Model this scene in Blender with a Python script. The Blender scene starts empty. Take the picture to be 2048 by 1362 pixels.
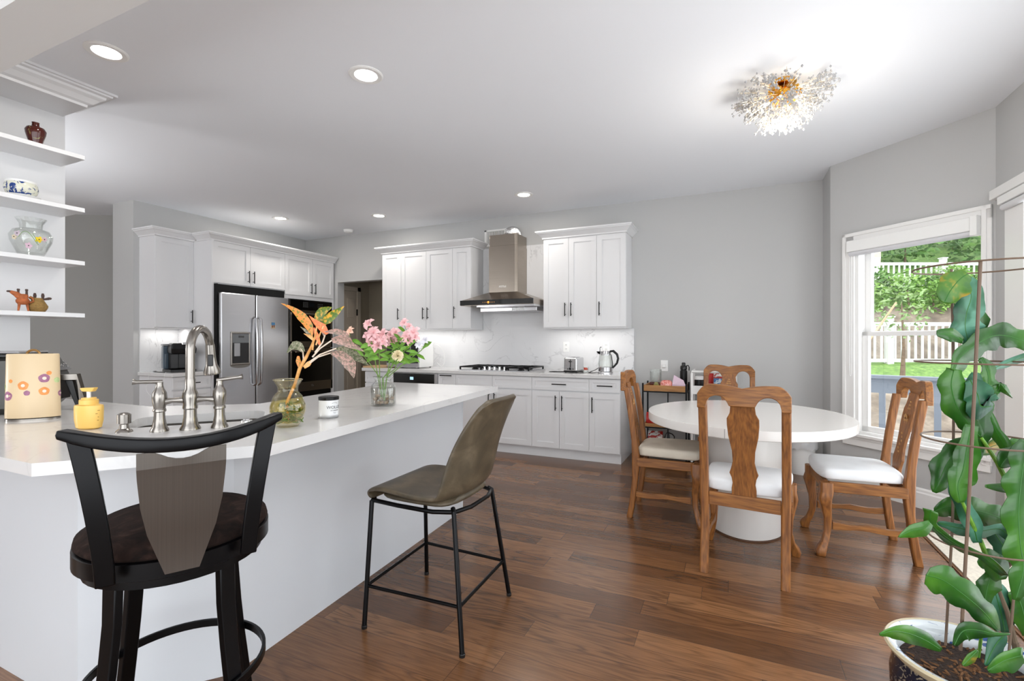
import bpy, bmesh, math, random
from mathutils import Vector, Matrix
R_ = math.radians
random.seed(7)
S = bpy.context.scene
COL = S.collection

# ------------------------------------------------------------------ camera, world, sun, exposure
FPX, HC, YAW = 967.0, 1.267, 24.5
FW = Vector((-math.sin(R_(YAW)), math.cos(R_(YAW)), 0)); RT = Vector((math.cos(R_(YAW)), math.sin(R_(YAW)), 0))
cam = bpy.data.cameras.new('camera'); cam.sensor_width = 36; cam.lens = FPX / 2048 * 36; cam.clip_start = .05; cam.clip_end = 300
co = bpy.data.objects.new('camera', cam); COL.objects.link(co)
co.location = (0, 0, HC); co.rotation_euler = (R_(90), 0, R_(YAW)); S.camera = co

w = bpy.data.worlds.new('daylight'); S.world = w; w.use_nodes = True
bg = w.node_tree.nodes['Background']; bg.inputs[0].default_value = (.92, .96, 1, 1); bg.inputs[1].default_value = 2.45
S.view_settings.view_transform = 'Standard'; S.view_settings.look = 'None'; S.view_settings.gamma = 1
S.view_settings.use_curve_mapping = False; S.view_settings.exposure = 0.68
sl = bpy.data.lights.new('sun', 'SUN'); sl.energy = .5; sl.angle = R_(2); sl.color = (1, .96, .88)
so = bpy.data.objects.new('sun', sl); COL.objects.link(so); so.location = (-6, -3, 12)
so.rotation_euler = Vector((.55, .45, -.8)).to_track_quat('-Z', 'Y').to_euler()
def lamp(kind, name, loc, energy, color=(1, .95, .88), size=.1, rot=(0, 0, 0), sy=None, spot=None):
    l = bpy.data.lights.new(name, kind); l.energy = energy; l.color = color
    if kind == 'AREA':
        l.shape = 'RECTANGLE' if sy else 'DISK'; l.size = size
        if sy: l.size_y = sy
    elif kind == 'SPOT': l.spot_size = spot or R_(150); l.spot_blend = .7; l.shadow_soft_size = size
    else: l.shadow_soft_size = size
    o = bpy.data.objects.new(name, l); COL.objects.link(o); o.location = loc; o.rotation_euler = rot
    return o
# downlights of the kitchen (the fittings are built further down at the same spots)
DL = [(-3.08, 1.47), (-1.96, 2.23), (-2.03, 4.76), (-4.02, 4.81), (-5.25, 4.39)]
for (x, y), e_ in zip(DL, (2.2, 7, 4, 4.5, 4.5)): lamp('AREA', 'downlight_beam', (x, y, 2.808), e_, size=.12)
lamp('POINT', 'near_room_fill', (-2.4, -1.7, 1.35), 4, (1, .98, .95), .3)  # added fill lights behind the camera, no lamp bodies there
lamp('POINT', 'near_room_fill', (.6, -1.9, 1.35), 4, (1, .98, .95), .3)
for x, y, e_ in ((1.3, 1.1, 46), (-5.4, 1.1, 52)):
    lamp('SPOT', 'ceiling_fill', (x, y, 1.75), e_, (.95, .98, 1), .15, rot=(math.pi, 0, 0), spot=R_(165))  # unseen upward fill, added to brighten the kitchen ceiling
lamp('POINT', 'near_room_fill', (-5.6, -.9, 1.5), 70, (.97, .98, 1), .4)  # added fill for the left wall end and left ceiling
CH = Vector((.277, 3.345, 2.83))
# strips below the wall cabinets
for a, b in ((-4.2, -3.0), (-1.9, -1.1)):
    lamp('AREA', 'undercabinet_light', ((a + b) / 2, 5.33, 1.40), 1.1 * (b - a), (1, .97, .93), size=b - a, sy=.03)
lamp('AREA', 'undercabinet_light', (-5.92, 3.41, 1.40), .5, (1, .97, .93), size=.03, sy=.36)

# ------------------------------------------------------------------ helpers
def at(px, py, t):
    """point seen at picture position px,py at distance t along the view axis"""
    u = (px - 1024) / FPX; v = (681 - py) / FPX
    return Vector((0, 0, HC)) + (FW + RT * u + Vector((0, 0, v))) * t
def hexc(h):
    c = [int(h[i:i + 2], 16) / 255 for i in (0, 2, 4)]
    return tuple(x / 12.92 if x <= .04045 else ((x + .055) / 1.055) ** 2.4 for x in c) + (1,)
def mat(name, h, rough=.5, metal=0, trans=0, ior=1.45, var=0, scale=8, spec=.5, bump=0, bscale=60, coat=0, emit=0, sheen=0):
    m = bpy.data.materials.new(name); m.use_nodes = True; nt = m.node_tree; b = nt.nodes['Principled BSDF']
    c = hexc(h) if isinstance(h, str) else h
    b.inputs['Base Color'].default_value = c; b.inputs['Roughness'].default_value = rough; b.inputs['Metallic'].default_value = metal
    b.inputs['Transmission Weight'].default_value = trans; b.inputs['IOR'].default_value = ior; b.inputs['Specular IOR Level'].default_value = spec
    b.inputs['Coat Weight'].default_value = coat; b.inputs['Coat Roughness'].default_value = .08
    b.inputs['Sheen Weight'].default_value = sheen
    if emit: b.inputs['Emission Color'].default_value = c; b.inputs['Emission Strength'].default_value = emit
    if var or bump:
        tc = nt.nodes.new('ShaderNodeTexCoord'); n = nt.nodes.new('ShaderNodeTexNoise'); n.inputs['Scale'].default_value = scale; n.inputs['Detail'].default_value = 4
        nt.links.new(tc.outputs['Object'], n.inputs['Vector'])
        if var:
            r = nt.nodes.new('ShaderNodeValToRGB'); e = r.color_ramp.elements
            e[0].position = .3; e[1].position = .7
            e[0].color = tuple(x * (1 - var) for x in c[:3]) + (1,); e[1].color = tuple(min(1, x * (1 + var)) for x in c[:3]) + (1,)
            nt.links.new(n.outputs['Fac'], r.inputs['Fac']); nt.links.new(r.outputs['Color'], b.inputs['Base Color'])
        if bump:
            n2 = nt.nodes.new('ShaderNodeTexNoise'); n2.inputs['Scale'].default_value = bscale; nt.links.new(tc.outputs['Object'], n2.inputs['Vector'])
            bp = nt.nodes.new('ShaderNodeBump'); bp.inputs['Strength'].default_value = bump; bp.inputs['Distance'].default_value = .01
            nt.links.new(n2.outputs['Fac'], bp.inputs['Height']); nt.links.new(bp.outputs['Normal'], b.inputs['Normal'])
    return m
class G:
    """small node-graph helper"""
    def __init__(s, name, rough=.5):
        s.m = bpy.data.materials.new(name); s.m.use_nodes = True; s.nt = s.m.node_tree; s.b = s.nt.nodes['Principled BSDF']; s.b.inputs['Roughness'].default_value = rough
        s.tc = s.nt.nodes.new('ShaderNodeTexCoord').outputs['Object']
    def link(s, a, b): s.nt.links.new(a, b)
    def math(s, op, a, b=None, c=None):
        n = s.nt.nodes.new('ShaderNodeMath'); n.operation = op
        for i, x in enumerate((a, b, c)):
            if x is None: continue
            if isinstance(x, (int, float)): n.inputs[i].default_value = x
            else: s.link(x, n.inputs[i])
        return n.outputs[0]
    def sep(s, v): n = s.nt.nodes.new('ShaderNodeSeparateXYZ'); s.link(v, n.inputs[0]); return n.outputs
    def comb(s, x, y, z):
        n = s.nt.nodes.new('ShaderNodeCombineXYZ')
        for i, a in enumerate((x, y, z)):
            if isinstance(a, (int, float)): n.inputs[i].default_value = a
            else: s.link(a, n.inputs[i])
        return n.outputs[0]
    def noise(s, v, scale, detail=3, dist=0, rough=.5):
        n = s.nt.nodes.new('ShaderNodeTexNoise'); s.link(v, n.inputs['Vector']); n.inputs['Scale'].default_value = scale
        n.inputs['Detail'].default_value = detail; n.inputs['Distortion'].default_value = dist; n.inputs['Roughness'].default_value = rough
        return n.outputs['Fac']
    def white(s, v): n = s.nt.nodes.new('ShaderNodeTexWhiteNoise'); n.noise_dimensions = '3D'; s.link(v, n.inputs['Vector']); return n.outputs['Value']
    def ramp(s, f, stops):
        n = s.nt.nodes.new('ShaderNodeValToRGB'); e = n.color_ramp.elements
        while len(e) < len(stops): e.new(.5)
        for el, (p, c) in zip(e, stops): el.position = p; el.color = hexc(c) if isinstance(c, str) else c
        s.link(f, n.inputs['Fac']); return n.outputs['Color']
    def mix(s, f, a, b, mode='MIX'):
        n = s.nt.nodes.new('ShaderNodeMix'); n.data_type = 'RGBA'; n.blend_type = mode
        if isinstance(f, (int, float)): n.inputs[0].default_value = f
        else: s.link(f, n.inputs[0])
        for i, x in ((6, a), (7, b)):
            if isinstance(x, str): n.inputs[i].default_value = hexc(x)
            elif isinstance(x, tuple): n.inputs[i].default_value = x
            else: s.link(x, n.inputs[i])
        return n.outputs[2]
    def color(s, c): s.link(c, s.b.inputs['Base Color'])
    def bump(s, h, st=.2, d=.002):
        n = s.nt.nodes.new('ShaderNodeBump'); n.inputs['Strength'].default_value = st; n.inputs['Distance'].default_value = d
        s.link(h, n.inputs['Height']); s.link(n.outputs[0], s.b.inputs['Normal'])

MATS = {}
RM = {}
def rootm(o):
    return RM.get(o.name, Matrix.Identity(4))
class MB:
    def __init__(s): s.v = []; s.f = []; s.mi = []; s.cur = 0
    def add(s, v, f):
        n = len(s.v); s.v += [Vector(p) for p in v]; s.f += [tuple(n + i for i in q) for q in f]; s.mi += [s.cur] * len(f); return n
    def box(s, x0, x1, y0, y1, z0, z1):
        return s.add([(x0, y0, z0), (x1, y0, z0), (x1, y1, z0), (x0, y1, z0), (x0, y0, z1), (x1, y0, z1), (x1, y1, z1), (x0, y1, z1)],
                     [(0, 3, 2, 1), (4, 5, 6, 7), (0, 1, 5, 4), (1, 2, 6, 5), (2, 3, 7, 6), (3, 0, 4, 7)])
    def prism(s, poly, a0, a1, axis='z'):
        n = len(poly)
        def P(p, a): return {'z': (p[0], p[1], a), 'y': (p[0], a, p[1]), 'x': (a, p[0], p[1])}[axis]
        return s.add([P(p, a0) for p in poly] + [P(p, a1) for p in poly],
                     [tuple(range(n))[::-1], tuple(range(n, 2 * n))] + [(i, (i + 1) % n, n + (i + 1) % n, n + i) for i in range(n)])
    def loft(s, rings, cap=True, closed=True):
        k = len(rings[0]); v = [p for r in rings for p in r]; f = []
        for i in range(len(rings) - 1):
            for j in range(k if closed else k - 1):
                a = i * k + j; b = i * k + (j + 1) % k; f.append((a, b, b + k, a + k))
        if cap and closed: f += [tuple(range(k))[::-1], tuple((len(rings) - 1) * k + j for j in range(k))]
        return s.add(v, f)
    def tube(s, pts, r, n=8, cap=True):
        pts = [Vector(p) for p in pts]; rings = []; up = None
        for i, p in enumerate(pts):
            d = (pts[min(i + 1, len(pts) - 1)] - pts[max(i - 1, 0)]).normalized()
            if up is None:
                up = Vector((0, 0, 1)) if abs(d.z) < .9 else Vector((1, 0, 0))
            a = d.cross(up).normalized(); up = a.cross(d).normalized()
            rr = r[i] if isinstance(r, (list, tuple)) else r
            rings.append([p + (a * math.cos(2 * math.pi * k / n) + up * math.sin(2 * math.pi * k / n)) * rr for k in range(n)])
        return s.loft(rings, cap)
    def ring(s, c, r, tr, n=32, k=6, h=None):
        """torus-like hoop, flat band if h given"""
        rings = []
        for i in range(n + 1):
            a = 2 * math.pi * i / n; d = Vector((math.cos(a), math.sin(a), 0))
            if h: rings.append([Vector(c) + d * (r - tr) + Vector((0, 0, -h / 2)), Vector(c) + d * (r + tr) + Vector((0, 0, -h / 2)), Vector(c) + d * (r + tr) + Vector((0, 0, h / 2)), Vector(c) + d * (r - tr) + Vector((0, 0, h / 2))])
            else: rings.append([Vector(c) + d * (r + tr * math.cos(2 * math.pi * j / k)) + Vector((0, 0, tr * math.sin(2 * math.pi * j / k))) for j in range(k)])
        return s.loft(rings, False)
    def lathe(s, prof, c=(0, 0, 0), n=24, cap=True, sx=1, sy=1):
        rings = [[(c[0] + r * sx * math.cos(2 * math.pi * k / n), c[1] + r * sy * math.sin(2 * math.pi * k / n), c[2] + z) for k in range(n)] for r, z in prof]
        return s.loft(rings, cap)
    def ball(s, c, r, n=10, m=7):
        if not isinstance(r, (tuple, list)): r = (r, r, r)
        rings = []
        for i in range(1, m):
            a = math.pi * i / m
            rings.append([(c[0] + r[0] * math.sin(a) * math.cos(2 * math.pi * k / n), c[1] + r[1] * math.sin(a) * math.sin(2 * math.pi * k / n), c[2] - r[2] * math.cos(a)) for k in range(n)])
        return s.loft(rings)
    def sweep(s, pts):
        """vertical member: pts = (x, y, z, half x, half y[, chamfer])"""
        rings = []
        for x, y, z, a, b in pts:
            c = min(a, b) * .3
            rings.append([(x - a + c, y - b, z), (x + a - c, y - b, z), (x + a, y - b + c, z), (x + a, y + b - c, z), (x + a - c, y + b, z), (x - a + c, y + b, z), (x - a, y + b - c, z), (x - a, y - b + c, z)])
        return s.loft(rings)
    def rows(s, pr, th):
        """flat plank shaped by rows (z, xl, xr, y)"""
        return s.loft([[(xl, y - th / 2, z), (xr, y - th / 2, z), (xr, y + th / 2, z), (xl, y + th / 2, z)] for z, xl, xr, y in pr])
    def cols(s, pr, th):
        """flat plank shaped by columns (x, z low, z high, y)"""
        return s.loft([[(x, y - th / 2, zl), (x, y - th / 2, zh), (x, y + th / 2, zh), (x, y + th / 2, zl)] for x, zl, zh, y in pr])
    def leaf(s, pts, ws, side=None, fold=.15, up=Vector((0, 0, 1))):
        """blade along pts with half widths ws"""
        pts = [Vector(p) for p in pts]; v = []; f = []
        for i, p in enumerate(pts):
            d = (pts[min(i + 1, len(pts) - 1)] - pts[max(i - 1, 0)]).normalized()
            sd = Vector(side) if side is not None else d.cross(up)
            sd = (sd - d * sd.dot(d))
            if sd.length < 1e-5: sd = d.orthogonal()
            sd.normalize(); nn = sd.cross(d)
            w_ = ws[i]; wl, wr = w_ if isinstance(w_, tuple) else (w_, w_)
            v += [p - sd * wl + nn * fold * wl, p, p + sd * wr + nn * fold * wr]
        for i in range(len(pts) - 1):
            a = i * 3; f += [(a, a + 1, a + 4, a + 3), (a + 1, a + 2, a + 5, a + 4)]
        return s.add(v, f)
    def xf(s, M, start=0):
        for i in range(start, len(s.v)): s.v[i] = M @ s.v[i]
    def build(s, name, m, parent=None, smooth=False, bevel=0, world=False, seg=2, solid=0, sub=0, recalc=True):
        me = bpy.data.meshes.new(name)
        if world and parent: inv = rootm(parent).inverted(); vv = [inv @ p for p in s.v]
        else: vv = s.v
        me.from_pydata([tuple(p) for p in vv], [], s.f)
        for mm in (m if isinstance(m, (list, tuple)) else [m]): me.materials.append(mm)
        me.polygons.foreach_set('material_index', s.mi)
        if recalc:
            b = bmesh.new(); b.from_mesh(me); bmesh.ops.recalc_face_normals(b, faces=b.faces); b.to_mesh(me); b.free()
        if smooth:
            me.polygons.foreach_set('use_smooth', [True] * len(me.polygons)); me.set_sharp_from_angle(angle=R_(smooth if smooth is not True else 40))
        me.update()
        o = bpy.data.objects.new(name, me); COL.objects.link(o)
        if parent: o.parent = parent; RM[o.name] = rootm(parent)
        if solid: md = o.modifiers.new('solid', 'SOLIDIFY'); md.thickness = solid; md.offset = 0
        if bevel: md = o.modifiers.new('bevel', 'BEVEL'); md.width = bevel; md.segments = seg; md.limit_method = 'ANGLE'; md.angle_limit = R_(40)
        if sub: md = o.modifiers.new('sub', 'SUBSURF'); md.levels = sub; md.render_levels = sub
        return o
def tag(o, label, cat, group=None, kind=None):
    if label: o['label'] = label
    if cat: o['category'] = cat
    if group: o['group'] = group
    if kind: o['kind'] = kind
    return o
def thing(name, label, cat, loc=(0, 0, 0), rz=0, group=None):
    o = bpy.data.objects.new(name, None); COL.objects.link(o); o.empty_display_size = .1
    o.location = loc; o.rotation_euler = (0, 0, rz); tag(o, label, cat, group)
    RM[o.name] = Matrix.Translation(Vector(loc)) @ Matrix.Rotation(rz, 4, 'Z')
    return o
def struct(name, mb, m, parent=None, **k):
    o = mb.build(name, m, parent, **k)
    if not parent: o['kind'] = 'structure'
    return o
def copy_tree(o, parent=None):
    c = o.copy(); COL.objects.link(c)
    if parent: c.parent = parent
    for ch in [x for x in COL.objects if x.parent == o]: copy_tree(ch, c)
    return c
def place(root, label, loc, rz, group=None):
    c = copy_tree(root); c['label'] = label; c.location = loc; c.rotation_euler = (0, 0, rz)
    if group: c['group'] = group
    return c
def textmesh(txt, size, M, depth=.0008, bend=None):
    cu = bpy.data.curves.new('lettering', 'FONT'); cu.body = txt; cu.size = size; cu.align_x = 'CENTER'; cu.align_y = 'CENTER'; cu.extrude = depth
    o = bpy.data.objects.new('lettering', cu); COL.objects.link(o)
    dg = bpy.context.evaluated_depsgraph_get(); me = o.evaluated_get(dg).to_mesh()
    v = [p.co.copy() for p in me.vertices]; f = [tuple(p.vertices) for p in me.polygons]
    o.evaluated_get(dg).to_mesh_clear(); COL.objects.unlink(o); bpy.data.objects.remove(o); bpy.data.curves.remove(cu)
    if bend: v = [Vector((math.sin(p.x / bend) * (bend + p.z), p.y, math.cos(p.x / bend) * (bend + p.z))) for p in v]
    return [M @ p for p in v], f

# ------------------------------------------------------------------ materials
M = MATS
M['wall'] = mat('wall_paint', 'C1C1C0', .9, bump=.02, bscale=200)
M['ceil'] = mat('ceiling_paint', 'EEF0F4', .95)
M['header'] = mat('header_paint', 'DAD9D7', .95)
M['hallwall'] = mat('hall_paint_shaded', 'A3A29E', .92)  # room wall colour darkened to stand in for the dim hall light
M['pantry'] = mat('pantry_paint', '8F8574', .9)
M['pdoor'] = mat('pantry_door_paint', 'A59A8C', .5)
M['trim'] = mat('trim_white', 'F0EFED', .35)
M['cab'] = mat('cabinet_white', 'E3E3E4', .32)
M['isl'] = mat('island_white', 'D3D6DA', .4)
M['black'] = mat('black_metal', '0B0B0D', .32, .6)
M['handle'] = mat('handle_black', '080808', .35, .3)
M['plastic'] = mat('black_plastic', '121213', .25)
M['dark'] = mat('dark_void', '060606', .8)
M['steelbr'] = mat('steel_brown', 'A39A8F', .33, 1, var=.15, scale=3)
M['chrome'] = mat('chrome', 'E6E6E6', .08, 1)
M['nickel'] = mat('brushed_nickel', '928D87', .24, 1)
M['glassblk'] = mat('black_glass', '050505', .05, 0, coat=1)
M['white'] = mat('white_plastic', 'F2F2F0', .35)
M['glass'] = mat('clear_glass', (1, 1, 1, 1), .0, 0, 1, 1.45)
M['glassy'] = mat('yellow_glass', (.98, .95, .80, 1), .0, 0, 1, 1.4)
M['water'] = mat('water', (.86, .9, .62, 1), .0, 0, 1, 1.33)
M['waterc'] = mat('clear_water', (.9, .92, .9, 1), .0, 0, 1, 1.33)
M['blue'] = mat('blue_plastic_tank', (.10, .14, .18, 1), .05, 0, .4, 1.4)
M['fabric'] = mat('cream_seat_fabric', 'D8CFBF', .85, var=.06, bump=.05, bscale=500)
M['fabricw'] = mat('white_seat_fabric', 'E6E8EA', .8, var=.03)
M['tablew'] = mat('table_lacquer', 'E4E1DD', .18)
M['cream'] = mat('cream_enamel', 'DCC49E', .35)
M['yellow'] = mat('yellow_bottle', 'F0C56A', .35)
M['gold'] = mat('gold', 'D9A23C', .2, 1)
M['crystal'] = mat('crystal', (.62, .62, .63, 1), .05, 0, .25, 1.5)
M['lamp'] = mat('lamp_lens', (1, .97, .93, 1), .5, emit=9)
M['bulb'] = mat('bulb_glow', (1, .93, .8, 1), .5, emit=12)
M['rug'] = mat('rug_pile', 'CFC7B8', .95, var=.12, scale=60, bump=.3, bscale=300)
M['rugedge'] = mat('rug_edge', '6B4A30', .9)
M['soil'] = mat('soil', '2E1F16', .95, var=.7, scale=120, bump=1, bscale=120)
M['fence'] = mat('white_vinyl', 'CFCFCD', .5)
M['deck'] = mat('grey_deck_paint', '747B84', .6)
M['bark'] = mat('bark', '6A5A48', .9, var=.3, scale=10)
M['foil'] = mat('foil', 'D9D9D9', .22, 1, bump=.8, bscale=50)
M['red'] = mat('red_packet', 'B8241F', .35, var=.2, scale=20)
M['pink'] = mat('pink_petal', 'EDBCBE', .6, var=.16, scale=45)
M['peach'] = mat('peach_petal', 'EBBFA8', .6, var=.15, scale=45)
M['whitep'] = mat('white_petal', 'E9EAF2', .6)
M['creamp'] = mat('cream_petal', 'FAEFCF', .65)
M['green'] = mat('leaf_green', '6E9E35', .45, var=.35, scale=30)
M['stem'] = mat('stem_green', '6F9440', .45)
M['pebble'] = mat('pebble', 'A08871', .35, var=.35, scale=25)
M['pebblew'] = mat('pebble_light', 'C9BFB0', .35, var=.15, scale=25)
M['screen'] = mat('display_blue', 'A9CFE8', .2, emit=.6)
M['orangelight'] = mat('orange_indicator', 'FF9A3C', .3, emit=1.5)
M['stake'] = mat('brown_wire_stake', '6E5A4A', .5)
M['ink'] = mat('ink_black', '15171B', .6)

def brushed(name, h, rough=.3, ax=1, metal=1):
    g = G(name, rough); s = g.sep(g.tc); sc = [3, 3, 3]; sc[ax] = 400
    v = g.comb(g.math('MULTIPLY', s[0], sc[0]), g.math('MULTIPLY', s[1], sc[1]), g.math('MULTIPLY', s[2], sc[2]))
    n = g.noise(v, 1, 2); c = hexc(h)
    g.color(g.ramp(n, [(.3, tuple(x * .94 for x in c[:3]) + (1,)), (.7, tuple(min(1, x * 1.05) for x in c[:3]) + (1,))]))
    g.b.inputs['Metallic'].default_value = metal
    return g.m
M['steel'] = brushed('stainless_brushed', 'CBCBCD', .24, 2)
M['steelv'] = brushed('splat_brushed', '6B6661', .42, 0)
M['steelc'] = brushed('steel_brown_brushed', 'A79D92', .27, 2)

def floor_mat():
    g = G('oak_floor', .30); s = g.sep(g.tc)
    row = g.math('FLOOR', g.math('DIVIDE', s[1], .127)); wr = g.white(g.comb(row, 3.3, 1.7))
    xo = g.math('ADD', s[0], g.math('MULTIPLY', wr, 7.0)); L = g.math('ADD', g.math('MULTIPLY', g.white(g.comb(row, 9.1, 4.2)), .5), .75)
    xr = g.math('DIVIDE', xo, L); pl = g.math('FLOOR', xr); idv = g.white(g.comb(row, pl, 2.2)); id2 = g.white(g.comb(pl, row, 8.8))
    gv = g.comb(g.math('MULTIPLY', s[0], 1.3), g.math('MULTIPLY', s[1], 11), g.math('MULTIPLY', idv, 40))
    n = g.noise(gv, 1.0, 2, .3)
    fr = g.math('PINGPONG', g.math('MULTIPLY', n, 11), .5)
    line = g.ramp(fr, [(0, (.33, .33, .33, 1)), (.32, (1, 1, 1, 1))])
    fine = g.noise(g.comb(g.math('MULTIPLY', s[0], 6), g.math('MULTIPLY', s[1], 190), idv), 1.0, 3)
    fl = g.ramp(fine, [(.32, (.62, .62, .62, 1)), (.6, (1, 1, 1, 1))])
    base = g.ramp(idv, [(0, '5F3F27'), (.35, '6F4A2E'), (.7, '7E5636'), (1, '8E6340')])
    mask = g.ramp(g.noise(gv, .35, 1), [(.4, (0, 0, 0, 1)), (.62, (1, 1, 1, 1))])
    c = g.mix(g.math('MULTIPLY', g.math('ADD', g.math('MULTIPLY', mask, .7), .3), .75), base, g.mix(1, base, line, 'MULTIPLY'))
    c = g.mix(.8, c, fl, 'MULTIPLY')
    fy = g.math('FRACT', g.math('DIVIDE', s[1], .127)); ey = g.math('MINIMUM', fy, g.math('SUBTRACT', 1, fy))
    fx = g.math('FRACT', xr); ex = g.math('MULTIPLY', g.math('MINIMUM', fx, g.math('SUBTRACT', 1, fx)), g.math('MULTIPLY', L, 7.9))
    e = g.math('LESS_THAN', g.math('MINIMUM', ey, ex), .011)
    g.color(g.mix(g.math('MULTIPLY', e, .6), c, '2A1B12'))
    rr = g.math('ADD', g.math('MULTIPLY', fine, -.06), .27); g.link(rr, g.b.inputs['Roughness'])
    g.bump(g.math('MULTIPLY', e, -1), .25, .001)
    return g.m
M['floor'] = floor_mat()
def wood(name, a, b, c, ax=2, rough=.45, sc=1):
    g = G(name, rough); s = g.sep(g.tc); k = [26 * sc, 26 * sc, 26 * sc]; k[ax] = 2.2 * sc
    v = g.comb(g.math('MULTIPLY', s[0], k[0]), g.math('MULTIPLY', s[1], k[1]), g.math('MULTIPLY', s[2], k[2]))
    n = g.noise(v, .55, 2, .6); fr = g.math('PINGPONG', g.math('MULTIPLY', n, 8), .5)
    n2 = g.noise(v, 4, 3); col = g.ramp(fr, [(0, a), (.5, b), (1, c)])
    g.color(g.mix(.45, col, g.ramp(n2, [(.3, a), (.7, c)]))); g.bump(n2, .15, .001)
    return g.m
M['pine'] = wood('pine_vertical', '63391A', '925A2A', 'AF7436')
M['pinex'] = wood('pine_horizontal', '663B1B', '97602D', 'B57B3B', 0)
M['piney'] = wood('pine_depth', '663B1B', '97602D', 'B57B3B', 1)
M['pinel'] = wood('pine_light', '9A6B3C', 'BE8E52', 'D0A062')
M['cartwood'] = wood('cart_wood', '8D5F31', 'B07E47', 'BE8E55', 0)
M['board'] = wood('board_wood', 'B99468', 'CFAE84', 'D9BC95', 0)
M['stakewood'] = wood('stake_wood', '9B8160', 'B79C78', 'C4AA88')
def quartz(name, base='DEDDDC', vein='A9A7A6', amt=.5, sc=1.0):
    g = G(name, .13); n = g.noise(g.tc, 1.6 * sc, 6, .9, .55)
    d = g.math('ABSOLUTE', g.math('SUBTRACT', n, .5)); v = g.ramp(d, [(0, (1, 1, 1, 1)), (.012, (0, 0, 0, 1))])
    mk = g.ramp(g.noise(g.tc, 1.1 * sc, 2), [(.45, (0, 0, 0, 1)), (.65, (1, 1, 1, 1))])
    cloud = g.ramp(g.noise(g.tc, 2.5, 4, .5), [(.35, (.955, .955, .955, 1)), (.65, (1, 1, 1, 1))])
    c = g.mix(g.math('MULTIPLY', g.math('MULTIPLY', v, mk), amt), base, vein)
    g.color(g.mix(1, c, cloud, 'MULTIPLY')); return g.m
M['quartz'] = quartz('quartz_counter', amt=.3)
M['splash'] = quartz('quartz_backsplash', 'E6E6E7', '9B9A9C', .6, 1.3)
M['splash'].node_tree.nodes['Principled BSDF'].inputs['Roughness'].default_value = .42
def leather():
    g = G('taupe_leather', .42); n = g.noise(g.tc, 9, 5, .5, .6)
    g.color(g.ramp(n, [(.3, '3F382C'), (.5, '514737'), (.72, '685C4A')])); g.bump(g.noise(g.tc, 250, 3), .12, .001); return g.m
M['leather'] = leather()
def velvet():
    g = G('dark_velvet', .95); n = g.noise(g.tc, 14, 5, 1.2, .65); g.color(g.ramp(n, [(.35, '120C0A'), (.55, '241814'), (.78, '40322B')]))
    g.b.inputs['Specular IOR Level'].default_value = .15; g.bump(n, .4, .004); return g.m
M['velvet'] = velvet()
def aglao(name, a, b, c, sc=110):
    g = G(name, .4); n = g.noise(g.tc, sc, 3, .6); g.color(g.ramp(n, [(.38, a), (.5, b), (.62, c)])); g.b.inputs['Subsurface Weight'].default_value = 0; return g.m
M['agorange'] = aglao('leaf_orange', '6F7A25', 'D98A35', 'E8863C'); M['aggreen'] = aglao('leaf_green_gold', '4E6A1F', '6F8428', 'E0A338', 70)
M['agpink'] = aglao('leaf_pink', '7B7262', 'A5887C', 'C39C90'); M['agstem'] = aglao('petiole_orange', 'C48A45', 'E0A45C', 'E8B67C', 20)
M['agwhite'] = aglao('petiole_white', 'CBB59A', 'E0CDB8', 'E6D8C8', 20); M['agcoral'] = aglao('leaf_coral', 'D9703A', 'E8743F', 'E89050')
M['aggrey'] = aglao('leaf_grey_green', '57603F', '7A7B62', 'A09A84')
def cactus():
    g = G('orchid_cactus_green', .34); n = g.noise(g.tc, 7, 3, .5); g.color(g.ramp(n, [(.3, '173F12'), (.5, '285E16'), (.7, '467E20')]))
    g.b.inputs['Coat Weight'].default_value = .15; g.bump(g.noise(g.tc, 40, 2), .1, .004); return g.m
M['cactus'] = cactus()
M['midrib'] = mat('midrib_green', '2F6A22', .45)
M['cactusd'] = aglao('cactus_bluegreen', '1B4A33', '2B6444', '568C74', 9)
M['cactusy'] = aglao('cactus_yellowing', '33661C', '4E7A22', 'B8922F', 16)
def outdoor(name, a, b, c, sc=3):
    g = G(name, .7); n = g.noise(g.tc, sc, 5, .3, .7); g.color(g.ramp(n, [(.3, a), (.5, b), (.7, c)])); return g.m
M['fol1'] = outdoor('foliage_bright', '38601A', '648C36', '93B25C'); M['fol2'] = outdoor('foliage_mid', '2C521B', '4F7833', '7A9C50')
M['fol3'] = outdoor('foliage_pale', '50703A', '7A965C', '9DB080'); M['grass'] = outdoor('grass', '3C5F22', '5F8236', '7F9E4C', 12)
M['dirt'] = outdoor('dirt_bank', '50453A', '706455', '8E8272', 2.5)
def blueware(name, base, ink, sc, th):
    g = G(name, .12); n = g.noise(g.tc, sc, 4, 1.5, .6); g.color(g.ramp(n, [(th, base), (th + .02, ink)])); return g.m
M['china'] = blueware('blue_white_china', 'DCDCCB', '24407E', 26, .545)
M['potdark'] = blueware('dark_patterned_glaze', '14182A', '8F8470', 45, .57)
M['potwhite'] = blueware('pot_rim_glaze', 'DDE3E6', '3E5E98', 16, .6)
M['potrim'] = mat('pot_rim_tan', 'C9BC9C', .3)
M['bvase'] = blueware('brown_glaze', '4A1810', '8F8A50', 9, .56)
M['terra'] = mat('terracotta_figure', 'A85B2F', .6, var=.35, scale=40); M['rope'] = mat('woven_tan', '8C6E3C', .75, var=.25, scale=70)
M['tip'] = mat('dark_clay', '4A3730', .6)
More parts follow.
